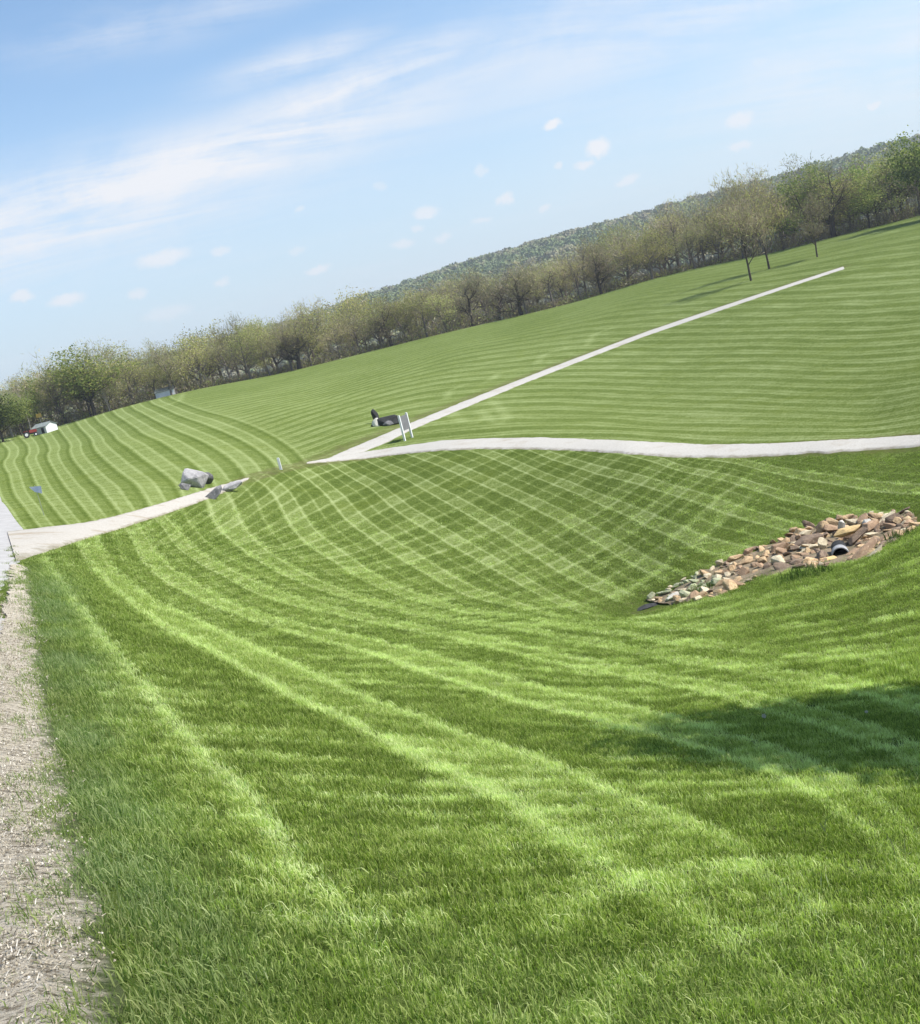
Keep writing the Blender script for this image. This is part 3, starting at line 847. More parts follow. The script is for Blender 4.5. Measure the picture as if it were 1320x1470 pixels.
# straw and grit on the shoulder
def build_litter():
    rs = np.random.RandomState(17)
    def straw(n):
        V, Fc, bv, bh = [], [], [], []
        for _ in range(n):
            x, y = rs.normal(0, .06, 2); t = rs.normal(.3, .8); L = rs.uniform(.005, .020); w = rs.uniform(.0008, .0018)
            c, s = math.cos(t) * L / 2, math.sin(t) * L / 2; px, py = -math.sin(t) * w, math.cos(t) * w
            z0, z1 = rs.uniform(.0, .012), rs.uniform(.004, .02)
            b = len(V)
            V += [(x - c - px, y - s - py, z0), (x + c - px, y + s - py, z1), (x + c + px, y + s + py, z1), (x - c + px, y - s + py, z0 + .002)]
            Fc += [(b, b + 1, b + 2, b + 3)]; v = rs.rand(); bv += [v] * 4; bh += [1] * 4
        return V, Fc, bv, bh
    def pebbles(n):
        V, Fc, bv, bh = [], [], [], []
        for _ in range(n):
            x, y = rs.normal(0, .06, 2); r = rs.uniform(.002, .006)
            b = len(V); k = 5
            V += [(x, y, r * .9)] + [(x + r * math.cos(i * 6.283 / k) * rs.uniform(.7, 1.3), y + r * math.sin(i * 6.283 / k) * rs.uniform(.7, 1.3), -.003) for i in range(k)]
            Fc += [(b, b + 1 + i, b + 1 + (i + 1) % k) for i in range(k)]; v = rs.rand(); bv += [v] * (k + 1); bh += [1] * (k + 1)
        return V, Fc, bv, bh
    m, N, out = new_mat('straw_and_grit')
    bvn = N.attr('blade_v')
    col = N.ramp(bvn, [(0, (.10, .08, .055)), (.35, (.26, .22, .15)), (.7, (.42, .37, .28)), (1, (.62, .58, .50))])
    p = N.n('ShaderNodeBsdfPrincipled'); N.link(col, p.inputs['Base Color']); p.inputs['Roughness'].default_value = .9
    N.link(p.outputs[0], out.inputs[0])
    clumps = [straw(14) for _ in range(5)] + [pebbles(12) for _ in range(5)]
    n = 110000
    d = np.exp(rs.uniform(math.log(2.4), math.log(17), n)); a = rs.uniform(-.62, -.30, n)
    x, y = d * np.sin(a), d * np.cos(a)
    gm = grass_margin(x, y)
    want = np.interp(d, [2.4, 6, 17], [520, 260, 45]); have = n / (math.log(17 / 2.4) * .32) / d ** 2
    k = (rs.rand(n) < want / have) & (gm < -.10 + rs.normal(0, .06, n)) & (gm > -2.6) & (vnoise(x, y, 2.5, 2) > .22)
    x, y, d = x[k], y[k], d[k]; n = len(x); print('litter', n)
    z = height(x, y) + .03
    s = np.interp(d, [2.4, 17], [1, 1.8])
    scatter_object('straw_and_grit', clumps, np.c_[x, y, z], {'tint': rs.rand(n)}, m, np.c_[np.zeros(n), np.zeros(n), rs.normal(.2, .5, n)], np.c_[s, s, s], rs.randint(0, 10, n))
build_litter()

# ------------------------------------------------------------------ trees
def frustum(V, Fc, p0, p1, r0, r1, n):
    d = (p1 - p0); d = d / (np.linalg.norm(d) + 1e-9)
    u = np.cross(d, [0, 0, 1.]); 
    if np.linalg.norm(u) < 1e-3: u = np.array([1., 0, 0])
    u /= np.linalg.norm(u); w = np.cross(d, u); b = len(V)
    for p, r in ((p0, r0), (p1, r1)):
        for k in range(n):
            t = k * 6.2832 / n; V.append(tuple(p + (u * math.cos(t) + w * math.sin(t)) * r))
    for k in range(n):
        Fc.append((b + k, b + (k + 1) % n, b + n + (k + 1) % n, b + n + k))

def make_tree(seed, Ht, spread=.55, trunk_h=.22, r0=.03, leaf=.3, nleaf=2600, leaf_kind='leaf', up=.45, levels=4, thick=1.0, gnarl=.25, fill=.55, skinny=False, wt=.035):
    """returns (trunk mesh data, crown mesh data) of unit-true metres"""
    rs = np.random.RandomState(seed)
    V, Fc, tips = [], [], []
    def grow(p, d, L, r, lev):
        nseg = 5 if lev == 0 else (4 if lev == 1 else 3)
        sides = (7, 5, 4, 3, 3)[min(lev, 4)]
        pos = p.copy(); dd = d.copy(); pts = [pos.copy()]
        for i in range(nseg):
            g = gnarl * (0.35 if lev == 0 else 1.0)
            dd = dd + rs.normal(0, g, 3) * .55; dd[2] += up * .22 * (lev > 0); dd /= np.linalg.norm(dd)
            nx = pos + dd * L / nseg
            ra = r * (1 - .75 * i / nseg) if lev > 0 else r * (1 - .5 * i / nseg)
            rb = r * (1 - .75 * (i + 1) / nseg) if lev > 0 else r * (1 - .5 * (i + 1) / nseg)
            frustum(V, Fc, pos, nx, ra, rb, sides)
            pos = nx; pts.append(pos.copy())
            if lev < levels - 1 and (i > 0 or lev > 0):
                k = (2 if lev == 0 else 2) if rs.rand() < .85 else 1
                if lev == 0 and i < 1: k = 0
                for _ in range(k):
                    t = rs.rand() * 6.283
                    side = np.array([math.cos(t), math.sin(t), 0]) 
                    side = side - dd * side.dot(dd)
                    nd = dd * (.55 if lev else .42) + side * rs.uniform(.7, 1.15) * (spread / .5)
                    nd[2] += up * .5; nd /= np.linalg.norm(nd)
                    grow(pos, nd, L * rs.uniform(.50, .72) * (1 if lev else .95), rb * rs.uniform(.5, .75), lev + 1)
            if lev >= 2: tips.append((pos.copy(), dd.copy(), L))
        if lev < levels - 1:
            grow(pos, dd, L * .55, rb * .9, lev + 1)
    root = np.array([0, 0, -.3])
    grow(root, np.array([0, 0, 1.]), Ht * (trunk_h + .25), Ht * r0 * thick, 0)
    Vn = np.array(V); top = Vn[:, 2].max(); k = Ht * .95 / top
    Vn = Vn * k
    Vn[:, 2] -= .0
    tp = [(p * k, d) for p, d, L in tips]
    LV, LF, lv = [], [], []
    wts = rs.gamma(.9, 1., len(tp)); wts = wts / wts.sum(); pick = rs.choice(len(tp), nleaf, p=wts)
    for i in range(nleaf):
        p, d = tp[pick[i]]
        c = p + rs.normal(0, 1, 3) * np.array([fill, fill, fill * .8]) * Ht * .035
        v = float(np.clip(rs.normal(.5, .25) + .25 * (c[2] / Ht - .6), 0, 1))
        b = len(LV)
        if leaf_kind == 'leaf':
            e1 = rs.normal(0, 1, 3); e1 /= np.linalg.norm(e1); e2 = np.cross(e1, rs.normal(0, 1, 3)); e2 /= np.linalg.norm(e2)
            s = leaf * rs.uniform(.5, 1.2)
            LV += [tuple(c - e1 * s * .5), tuple(c + e2 * s * .35), tuple(c + e1 * s * .5), tuple(c - e2 * s * .3)]; LF.append((b, b + 1, b + 2, b + 3)); lv += [v] * 4
        else:
            dd = d * .7 + rs.normal(0, .6, 3) + np.array([0, 0, .35]); dd /= np.linalg.norm(dd); L = leaf * rs.uniform(.6, 1.6)
            q = np.cross(dd, rs.normal(0, 1, 3)); q = q / np.linalg.norm(q) * wt * rs.uniform(.6, 1.3)
            LV += [tuple(c - q), tuple(c + q), tuple(c + dd * L)]; LF.append((b, b + 1, b + 2)); lv += [v] * 3
    return (Vn, Fc), (LV, LF, lv)

def tree_meshes(name, args, bark, leafm, twig_extra=0, second=None):
    (V, Fc), (LV, LF, lv) = make_tree(**args)
    tm = mesh_from(name + '_trunk', V, Fc, [bark], True)
    cm = mesh_from(name + '_crown', LV, LF, [leafm]); 
    if second:
        mi = (np.random.RandomState(3).rand(len(LF)) < second[1]).astype(int); cm.materials.append(second[0]); cm.polygons.foreach_set('material_index', mi)
    setattr_f(cm, 'leaf_v', lv)
    return tm, cm, args['Ht']

bare_kw = dict(leaf=.55, leaf_kind='twig', fill=.75)
PROTO = {
 'bare': [tree_meshes('bare%d' % i, dict(seed=40 + i, Ht=12., spread=.62, r0=.021, nleaf=2300, up=.45, gnarl=.30, **bare_kw), M_BARK, M_TWIG, second=(M_OLIVE, .38)) for i in range(5)],
 'olive': [tree_meshes('olive%d' % i, dict(seed=60 + i, Ht=12., spread=.6, r0=.021, nleaf=3000, leaf=.27, fill=.8, gnarl=.28), M_BARK, M_OLIVE, second=(M_TWIG, .25)) for i in range(4)],
 'green': [tree_meshes('green%d' % i, dict(seed=80 + i, Ht=12., spread=.62, r0=.018, nleaf=4200, leaf=.32, fill=1.0, gnarl=.25), M_DBARK, M_GREEN, second=(M_OLIVE, .3)) for i in range(3)],
 'dark': [tree_meshes('dark%d' % i, dict(seed=95 + i, Ht=12., spread=.55, r0=.030, nleaf=1500, up=.3, gnarl=.5, **bare_kw), M_DBARK, M_BRUSH, second=(M_DARKG, .25)) for i in range(3)],
 'oak': [tree_meshes('oak%d' % i, dict(seed=140 + i, Ht=12., spread=.72, r0=.034, nleaf=1100, leaf=.6, leaf_kind='twig', fill=.7, up=.3, gnarl=.42), M_DBARK, M_BROWNT, second=(M_OLIVE, .15)) for i in range(3)],
 'young': [tree_meshes('young%d' % i, dict(seed=150 + i, Ht=12., spread=.55, r0=.014, nleaf=2800, leaf=.6, leaf_kind='twig', fill=.8, up=.55, gnarl=.26, wt=.035), M_DBARK, M_BROWNT, second=(M_OLIVE, .12 + .3 * (i == 1))) for i in range(3)],
 'pale': [tree_meshes('pale%d' % i, dict(seed=110 + i, Ht=12., spread=.3, r0=.021, nleaf=260, leaf=.5, leaf_kind='twig', levels=3, up=.6, gnarl=.2), M_PBARK, M_TWIG) for i in range(2)],
 'dense': [tree_meshes('dense%d' % i, dict(seed=120 + i, Ht=12., spread=.75, r0=.022, nleaf=9000, leaf=.42, fill=1.5, gnarl=.25), M_DBARK, M_DARKG, second=(M_GREEN, .35)) for i in range(2)],
}
def plant_tree(name, kind, idx, x, y, h, rz, label, group=None, wide=1.0, z=None, cat='tree'):
    tm, cm, Hh = PROTO[kind][idx % len(PROTO[kind])]
    zz = H(x, y) if z is None else z
    r = empty(name, (x, y, zz), rz)
    s = h / Hh
    r.scale = (s * wide, s * wide, s)
    tag(r, label, cat, group)
    link('trunk', tm, r); link('crown', cm, r)
    return r

TREE_D = 190.
def az_of(Xp): return math.atan(Xp / (F * math.cos(PIT)))
# height of the tree tops above eye level along the wood, by level picture coordinate
TOPX = [-760, -680, -635, -600, -560, -530, -490, -440, -400, -360, -300, -250, -200, -150, -80, 0, 63, 130, 200, 270, 330, 400, 450, 520, 560, 640, 720, 800]
TOPY = [ 38, 40, 42, 50, 60, 76, 80, 84, 66, 62, 64, 78, 66, 66, 62, 54, 58, 52, 60, 64, 66, 80, 78, 92, 86, 76, 72, 75]
rt = random.Random(7)
def top_h(Xp, d): return float(np.interp(Xp, TOPX, TOPY)) * 1.13 / F * d
GENERIC = {'bare': ('bare grey-brown tree in the wood behind the far field', 'bare trees of the wood behind the field'),
           'olive': ('tree with thin olive spring leaves in the wood behind the far field', 'olive budding trees of the wood behind the field'),
           'green': ('fresh green leafy tree in the wood behind the far field', 'green trees of the wood behind the field'),
           'dark': ('dark crooked tree in the wood behind the far field', 'dark crooked trees of the wood behind the field')}
KINDS_ALONG = [(-800, ['green', 'olive', 'bare']), (-560, ['bare', 'olive', 'green']), (-430, ['olive', 'olive', 'bare']), (-180, ['olive', 'bare', 'olive']),
               (60, ['bare', 'bare', 'olive']), (230, ['bare', 'olive', 'bare', 'bare']), (430, ['olive', 'bare', 'olive']), (560, ['green', 'olive', 'bare'])]
cnt = 0
for row, (dd, step, hf) in enumerate(((190, 34, .84), (197, 36, 1.0), (206, 40, 1.04), (218, 48, 1.04))):
    Xp = -790 + rt.uniform(0, 20)
    while Xp < 800:
        kinds = [k for x0, k in KINDS_ALONG if Xp >= x0][-1]
        kind = kinds[rt.randrange(len(kinds))]
        if row == 0 and rt.random() < .12: kind = 'dark'
        d = dd + rt.uniform(-2.2, 2.5); a = az_of(Xp)
        x, y = d * math.sin(a), d * math.cos(a); z = H(x, y)
        h = (top_h(Xp, d) * hf * rt.uniform(.68, 1.16)) - z
        lab, grp = GENERIC[kind]
        sec = ('at its left end' if Xp < -420 else 'left of centre' if Xp < -60 else 'in its middle' if Xp < 240 else 'right of centre behind the upper path' if Xp < 500 else 'behind the three field trees')
        lab = {'bare': 'bare grey-brown', 'olive': 'olive budding', 'green': 'fresh green', 'dark': 'dark crooked'}[kind] + (' tree along the wood edge ' if row == 0 else ' tree deeper in the wood ') + sec
        grp = lab.replace(' tree ', ' trees ', 1)
        plant_tree({'bare': 'bare_tree', 'olive': 'budding_tree', 'green': 'leafy_tree', 'dark': 'crooked_tree'}[kind], kind, rt.randrange(5), x, y, max(h, 6), rt.uniform(0, 6.28), lab, grp, rt.uniform(.9, 1.25) * (12 / max(h, 9)) ** .3)
        cnt += 1
        Xp += step * rt.uniform(.75, 1.25)
print('trees', cnt)

def hero(name, kind, idx, ub, vb, ut, vt, d, rz, label, wide=1.0):
    """a tree by where its foot and its top are seen"""
    a, _ = ray(ub, vb); x, y = d * math.sin(a), d * math.cos(a); z = H(x, y)
    _, t = ray(ut, vt)
    h = d * t - z
    return plant_tree(name, kind, idx, x, y, h, rz, label, None, wide)
# the three young trees on the field
x1, y1 = hit(1078, 403); x2, y2 = hit(1104, 386); x3, y3 = hit(1173, 369)
hero('young_tree', 'young', 0, 1078, 403, 1046, 275, math.hypot(x1, y1), .4, 'nearest of the three slender trees standing on the field, casting a shadow leftward', .95)
hero('young_tree', 'young', 1, 1104, 386, 1068, 262, math.hypot(x2, y2), 1.9, 'middle olive-budded tree of the three standing out on the field', .95)
hero('young_tree', 'young', 2, 1173, 369, 1148, 275, math.hypot(x3, y3), 3.1, 'rightmost small bare tree of the three on the field above the path end', .95)
hero('tall_bare_tree', 'oak', 0, 1195, 333, 1180, 228, 188.5, 2.2, 'tall spreading bare tree at the field edge behind the small field trees', 1.2)
hero('dark_oak', 'oak', 1, 563, 500, 548, 428, 188.5, .5, 'dark twisted tree at the wood edge left of centre', 1.2)
hero('dark_oak', 'oak', 2, 748, 449, 738, 375, 188.5, 1.5, 'dark forked tree with a wide bare crown at the middle of the wood edge', 1.3)
hero('dark_oak', 'dark', 2, 862, 418, 843, 350, 188, 4.0, 'dark leaning tree with ivy green clumps near the hill notch', 1.1)
hero('wide_oak', 'oak', 0, 430, 530, 418, 455, 188.5, 2.9, 'broad low dark tree with splayed limbs at the wood edge beyond the left field', 1.4)
hero('spreading_tree', 'green', 0, 140, 612, 105, 488, 186.5, .9, 'pale green spreading tree rising highest above the brush at the far left', 1.45)
hero('spreading_tree', 'bare', 1, 250, 580, 222, 478, 188, 4.2, 'tall thin-topped tree standing above the white shed roof on the left', 1.0)
hero('bare_treetop', 'bare', 2, 452, 526, 420, 428, 200, 1.2, 'bare tree whose thin twigs stick up above the left part of the wood', 1.1)
hero('pale_snag', 'pale', 0, 157, 590, 147, 550, 186.5, 1., 'short pale leaning trunk at the foot of the left brush', .8)
hero('pale_snag', 'pale', 1, 12, 608, -2, 548, 186., 2., 'leftmost pale bare trunk over the roadside greenery', .9)
hero('pale_snag', 'pale', 0, 36, 592, 22, 545, 188., 3., 'second pale bare trunk from the left, above the roadside greenery', .9)
# the leafy tree at the right edge
a, _ = ray(1366, 345); dq = 176.; x, y = dq * math.sin(a), dq * math.cos(a)
plant_tree('leafy_tree', 'dense', 0, x, y, 12.8, .6, 'dark green leafy tree cut by the right edge of the picture', None, 1.0)
# roadside greenery on the left
for (u, v, ut, vt, d, kd, lab, wd) in ((5, 636, -4, 560, 178, 'dense', 'dark green bushy tree beside the road at the far left edge', 1.1),
                                       (30, 622, 22, 556, 184, 'green', 'yellow-green bushy tree beyond the road behind the red tractor', 1.1),
                                       (-30, 640, -45, 570, 172, 'green', 'leafy tree just left of the road', 1.2)):
    hero('roadside_tree', kd, int(u) % 2, u, v, ut, vt, d, u * .3, lab, wd)

# the leafy tree to the right of the photographer whose shade lies on the lawn
sx, sy = hit(1190, 1072); sz = H(sx, sy)
hgt = 10.0
k = hgt / math.tan(SUN_EL)
tx, ty = sx + math.sin(SUN_AZ) * k + .2, sy + math.cos(SUN_AZ) * k + .1
shade = make_tree(seed=77, Ht=11.0, spread=.50, r0=.02, nleaf=18000, leaf=.27, fill=1.3, gnarl=.25, trunk_h=.3)
_all = np.array(shade[1][0]); _q = 4.4 / np.percentile(np.hypot(_all[:, 0], _all[:, 1]), 85)
def _squeeze(p_):
    p_ = np.array(p_) * [_q, _q, 1.]; r_ = np.hypot(p_[:, 0], p_[:, 1]) + 1e-9; f_ = np.where(r_ > 2.8, (2.8 + 1.5 * np.tanh((r_ - 2.8) / 1.5)) / r_, 1.)
    return p_ * np.c_[f_, f_, np.ones(len(f_))]
shade = tuple((_squeeze(p_[0]), *p_[1:]) for p_ in shade)
tm = mesh_from('shade_trunk', shade[0][0], shade[0][1], [M_BARK], True); cm = mesh_from('shade_crown', shade[1][0], shade[1][1], [M_GREEN]); setattr_f(cm, 'leaf_v', shade[1][2])
r = empty('shade_tree', (tx, ty, H(tx, ty)), 1.0)
tag(r, 'leafy tree beyond the right edge whose shade darkens the near lawn', 'tree')
link('trunk', tm, r); link('crown', cm, r)

# brush under the wood edge: one tangled mass
def build_brush():
    rs = np.random.RandomState(9)
    V, Fc, lv, mi = [], [], [], []
    n = 52000
    for i in range(n):
        Xp = rs.uniform(-800, 800); d = 188.2 + abs(rs.normal(0, 8.)); a = az_of(Xp)
        hmax = (1.9 + 1.6 * math.sin(Xp * .021) * math.sin(Xp * .0083 + 1)) * (1.5 if Xp < -420 else 1.0)
        x, y = d * math.sin(a), d * math.cos(a)
        V.append((x, y)); lv.append((abs(rs.normal(0, .45)) * max(hmax, .9), rs.rand()))
    XY = np.array(V); zz = height(XY[:, 0], XY[:, 1])
    VV, LV = [], []
    for (x, y), z, (hh, v) in zip(V, zz, lv):
        b = len(VV); c = np.array([x, y, z + hh])
        if rs.rand() < .6:
            dd = rs.normal(0, .5, 3) + np.array([0, 0, .7]); dd /= np.linalg.norm(dd); q = np.cross(dd, rs.normal(0, 1, 3)); q = q / np.linalg.norm(q) * .05
            VV += [tuple(c - q), tuple(c + q), tuple(c + dd * rs.uniform(.4, 1.3))]; Fc.append((b, b + 1, b + 2)); mi.append(0)
        else:
            e1 = rs.normal(0, .2, 3); e2 = rs.normal(0, .2, 3)
            VV += [tuple(c), tuple(c + e1), tuple(c + e2)]; Fc.append((b, b + 1, b + 2)); mi.append(1 if rs.rand() < .7 else 2)
        LV += [v] * 3
    me = mesh_from('undergrowth', VV, Fc, [M_BRUSH, M_OLIVE, M_TWIG], midx=mi); setattr_f(me, 'leaf_v', LV)
    tag(link('undergrowth', me), kind='stuff')
build_brush()

# ------------------------------------------------------------------ wooded hills
RX = [-1600, -900, -620, -420, -230, -160, -100, -10, 90, 220, 380, 440, 550, 660, 900, 1600]
RY = [  30,    38,   46,   36,   42,   45,   49,  57, 65,  70,  71,  70,  71,  73, 66, 45]
def ridge_h(a): 
    Xp = np.tan(np.clip(a, -1.2, 1.2)) * F * math.cos(PIT)
    return np.interp(Xp, RX, RY) / F
D0, D1, D2 = 520., 1080., 1500.
def hill_z(a, d):
    e = ridge_h(a) * D1 - 6.0
    t = smooth((d - D0) / (D1 - D0)); back = smooth((d - D1) / (D2 - D1))
    bumps = 3.0 * np.sin(a * 37 + d * .011) + 2.4 * np.sin(a * 71 - d * .017 + 1.)
    return -11 + (e + 11) * t * (1 - .8 * back) + bumps * t * (1 - t) * 2
def build_hills():
    az = np.radians(np.arange(-75, 75.1, .5)); rr = np.linspace(D0 - 40, D2 + 200, 60)
    Aa, R = np.meshgrid(az, rr); Z = hill_z(Aa, R)
    V = np.c_[(R * np.sin(Aa)).ravel(), (R * np.cos(Aa)).ravel(), Z.ravel()]
    na, nr = len(az), len(rr)
    i, j = np.meshgrid(np.arange(nr - 1), np.arange(na - 1), indexing='ij'); q = (i * na + j).ravel()
    m = mottled('hill_floor', (.07, .075, .04), (.10, .095, .055), .05, 1., 0)
    me = mesh_from('hills', V, np.c_[q, q + 1, q + na + 1, q + na], [m], True)
    if me.polygons[5].normal.z < 0: me.flip_normals()
    tag(link('hills', me), kind='structure')
    # crowns of the hill forest
    rs = np.random.RandomState(23)
    def crown(nq, fill):
        V, Fc, bv, bh = [], [], [], []
        for _ in range(nq):
            p = rs.normal(0, 1, 3); p /= np.linalg.norm(p); p *= rs.uniform(.55, 1.0) * np.array([1, 1, .8]); 
            if p[2] < -.35: p[2] = -p[2]
            e1 = rs.normal(0, 1, 3); e1 /= np.linalg.norm(e1); e2 = np.cross(e1, p + rs.normal(0, .3, 3)); e2 /= np.linalg.norm(e2); s = rs.uniform(.08, .17)
            b = len(V); V += [tuple(p - e1 * s), tuple(p + e2 * s), tuple(p + e1 * s), tuple(p - e2 * s)]; Fc.append((b, b + 1, b + 2, b + 3))
            v = float(np.clip(rs.normal(.5, .3), 0, 1)); bv += [v] * 4; bh += [1] * 4
        return V, Fc, bv, bh
    clumps = [crown(230, 1) for _ in range(6)] + [crown(110, 1) for _ in range(3)]
    m, N, out = new_mat('hill_foliage')
    t = N.attr('tint', 'INSTANCER'); bvn = N.attr('blade_v')
    c = N.ramp(t, [(0, (.13, .19, .075)), (.35, (.19, .235, .10)), (.55, (.26, .255, .14)), (.8, (.30, .265, .18)), (1, (.24, .31, .115))])
    c = N.mix(N.m('MULTIPLY', bvn, .35), c, (.24, .25, .14, 1))
    df = N.n('ShaderNodeBsdfDiffuse'); N.link(c, df.inputs[0]); N.link(df.outputs[0], out.inputs[0])
    n = 11000
    a = rs.uniform(-.62, .62, n); d = np.sqrt(rs.uniform(620 ** 2, 1120 ** 2, n))
    z = hill_z(a, d); x, y = d * np.sin(a), d * np.cos(a)
    s = rs.uniform(4.2, 8.0, n) * (1 + .3 * (vnoise(x, y, .02, 5) - .5))
    tint = np.clip(vnoise(x, y, .008, 1) * .75 + .1 + rs.normal(0, .17, n), 0, 1)
    rot = np.c_[rs.normal(0, .2, n), rs.normal(0, .2, n), rs.uniform(0, 6.28, n)]
    scatter_object('hill_forest', clumps, np.c_[x, y, z + s * .75], {'tint': tint}, m, rot, np.c_[s, s, s * rs.uniform(.8, 1.25, n)], rs.randint(0, 9, n))
build_hills()

# ------------------------------------------------------------------ rocks
def hull_rock(seed, flat=.6, n=16, bevel=.05, boxy=.5):
    rs = np.random.RandomState(seed); bm = bmesh.new()
    for i in range(n):
        p = rs.normal(0, 1, 3); p /= np.linalg.norm(p)
        q = p / np.abs(p).max()
        p = p * (1 - boxy) + q * boxy * .8
        bm.verts.new((p[0] * rs.uniform(.85, 1.15), p[1] * .8 * rs.uniform(.85, 1.15), p[2] * flat * rs.uniform(.85, 1.1)))
    r = bmesh.ops.convex_hull(bm, input=bm.verts)
    for v in [v for v in bm.verts if not v.link_faces]: bm.verts.remove(v)
    bmesh.ops.dissolve_limit(bm, angle_limit=.25, verts=bm.verts, edges=bm.edges)
    if bevel: bmesh.ops.bevel(bm, geom=list(bm.edges), offset=bevel, segments=1, affect='EDGES', clamp_overlap=True)
    bmesh.ops.triangulate(bm, faces=bm.faces)
    return bm
def rock_material(name, c1, c2, c3):
    return mottled(name, c1, c2, 2.2, .9, .6, 7, c3, dist=.05)
M_ROCK = [rock_material('tan_limestone', (.56, .41, .235), (.38, .255, .145), (.20, .135, .08)),
          rock_material('brown_stone', (.25, .18, .125), (.16, .115, .082), (.34, .26, .18)),
          rock_material('pale_stone', (.60, .52, .36), (.46, .385, .26), (.30, .24, .16)),
          rock_material('pinkish_stone', (.40, .27, .17), (.29, .19, .12), (.50, .37, .24))]
M_YROCK = rock_material('yellow_stone', (.62, .44, .20), (.50, .35, .17), (.36, .25, .13))
M_WROCK = rock_material('white_stone', (.66, .63, .56), (.55, .51, .44), (.42, .38, .32))
M_MOSSY = rock_material('mossy_stone', (.42, .42, .28), (.25, .29, .14), (.52, .50, .40))
M_GBOULD = rock_material('grey_boulder', (.40, .385, .375), (.27, .26, .26), (.50, .485, .47))
M_DBOULD = rock_material('dark_boulder', (.17, .165, .165), (.10, .10, .10), (.27, .26, .26))
M_BLACK = rock_material('black_stone', (.045, .045, .045), (.028, .028, .028), (.09, .09, .085))
rock_proto = {}
for mi, m in enumerate(M_ROCK + [M_MOSSY]):
    for k in range(6):
        bm = hull_rock(300 + mi * 10 + k, flat=.45 + .09 * k, bevel=.06); me = bpy.data.meshes.new('rock'); bm.to_mesh(me); bm.free(); me.materials.append(m); rock_proto[(mi, k)] = me
def put_rock(me, x, y, z, size, rot, label, group=None, name='rock', scale=(1, 1, 1)):
    o = link(name, me, None, (x, y, z)); o.rotation_euler = rot; o.scale = tuple(size * s for s in scale)
    return tag(o, label, 'rock', group)
def custom_rock(seed, mat, flat=.6, n=18, boxy=.5, bevel=.05):
    bm = hull_rock(seed, flat, n, bevel, boxy); me = bpy.data.meshes.new('rock'); bm.to_mesh(me); bm.free(); me.materials.append(mat); return me

# soil bed under the stones
M_SOIL = mottled('rocky_soil', (.26, .20, .13), (.16, .13, .075), 3., .95, .8, 14, (.30, .24, .17), dist=.05)
sheet('stony_soil', [tuple(p) for p in rb_u], [tuple(p) for p in rb_l], M_SOIL, 120, 12, .05, .12, 12)

RLAB = ['tan limestone block in the rough stone bed around the culvert', 'dark brown stone in the rough stone bed around the culvert', 'pale cream stone in the rough stone bed around the culvert',
        'pinkish brown stone in the rough stone bed around the culvert', 'moss-stained stone at the low end of the stone bed']
RGRP = ['tan stones of the culvert bed', 'brown stones of the culvert bed', 'pale stones of the culvert bed', 'pinkish stones of the culvert bed', 'mossy stones of the culvert bed']
RKIND = ['tan limestone block', 'dark brown stone', 'pale cream stone', 'pinkish brown stone', 'moss-stained stone']
def rock_words(mi, u):
    sec = 'at the low left end of the stone bed' if u < 1035 else 'in the middle of the stone bed' if u < 1140 else 'close round the drain pipe' if u < 1245 else 'at the upper right end of the stone bed'
    return RKIND[mi] + ' ' + sec, RKIND[mi] + 's ' + sec
rr_ = random.Random(31)
up_uv = resample(rock_band_up, 60); lo_uv = resample(rock_band_lo, 60)
cul = hit(1203, 799)
placed = []
tries = 0
while len(placed) < 235 and tries < 14000:
    tries += 1
    t = rr_.random() ** .8; k = int(t * 59); s = rr_.random()
    u = up_uv[k][0] * (1 - s) + lo_uv[k][0] * s; v = up_uv[k][1] * (1 - s) + lo_uv[k][1] * s
    if abs(u - 1203) < 20 and abs(v - 798) < 14: continue
    if 1085 < u < 1190 and v > 818 : continue
    x, y = hit(u, v)
    size = rr_.choice([.10, .13, .16, .20, .25]) * (.8 if u < 1000 else 1.0)
    if any(math.hypot((x - a), (y - b) * .6) < (size + c) * .60 for a, b, c in placed): continue
    placed.append((x, y, size))
    low = u < 1035
    mi = rr_.choice([4, 4, 2, 0]) if low and s < .75 else rr_.choice([0, 0, 0, 1, 3, 3, 2])
    if 1120 < u < 1200 and rr_.random() < .4: mi = 1
    me = rock_proto[(mi, rr_.randrange(6))]
    put_rock(me, x, y, H(x, y) + size * .2 + .03, size, (rr_.uniform(-.5, .5), rr_.uniform(-.5, .5), rr_.uniform(0, 6.28)), *rock_words(mi, u), scale=(1.3, 1., rr_.uniform(.6, .95)))
for i in range(26):
    k = int((.52 + .42 * rr_.random()) * 59); s = rr_.random() * .6
    u = up_uv[k][0] * (1 - s) + lo_uv[k][0] * s; v = up_uv[k][1] * (1 - s) + lo_uv[k][1] * s
    if abs(u - 1203) < 22 and abs(v - 798) < 16: continue
    x, y = hit(u, v); size = rr_.choice([.14, .18, .22, .26]); mi = rr_.choice([0, 0, 1, 3, 2])
    put_rock(rock_proto[(mi, rr_.randrange(6))], x, y, H(x, y) + .12 + size * .1, size, (rr_.uniform(-.6, .6), rr_.uniform(-.6, .6), rr_.uniform(0, 6.28)), *rock_words(mi, u), scale=(1.2, 1., rr_.uniform(.7, 1.1)))
print('rocks', len(placed))

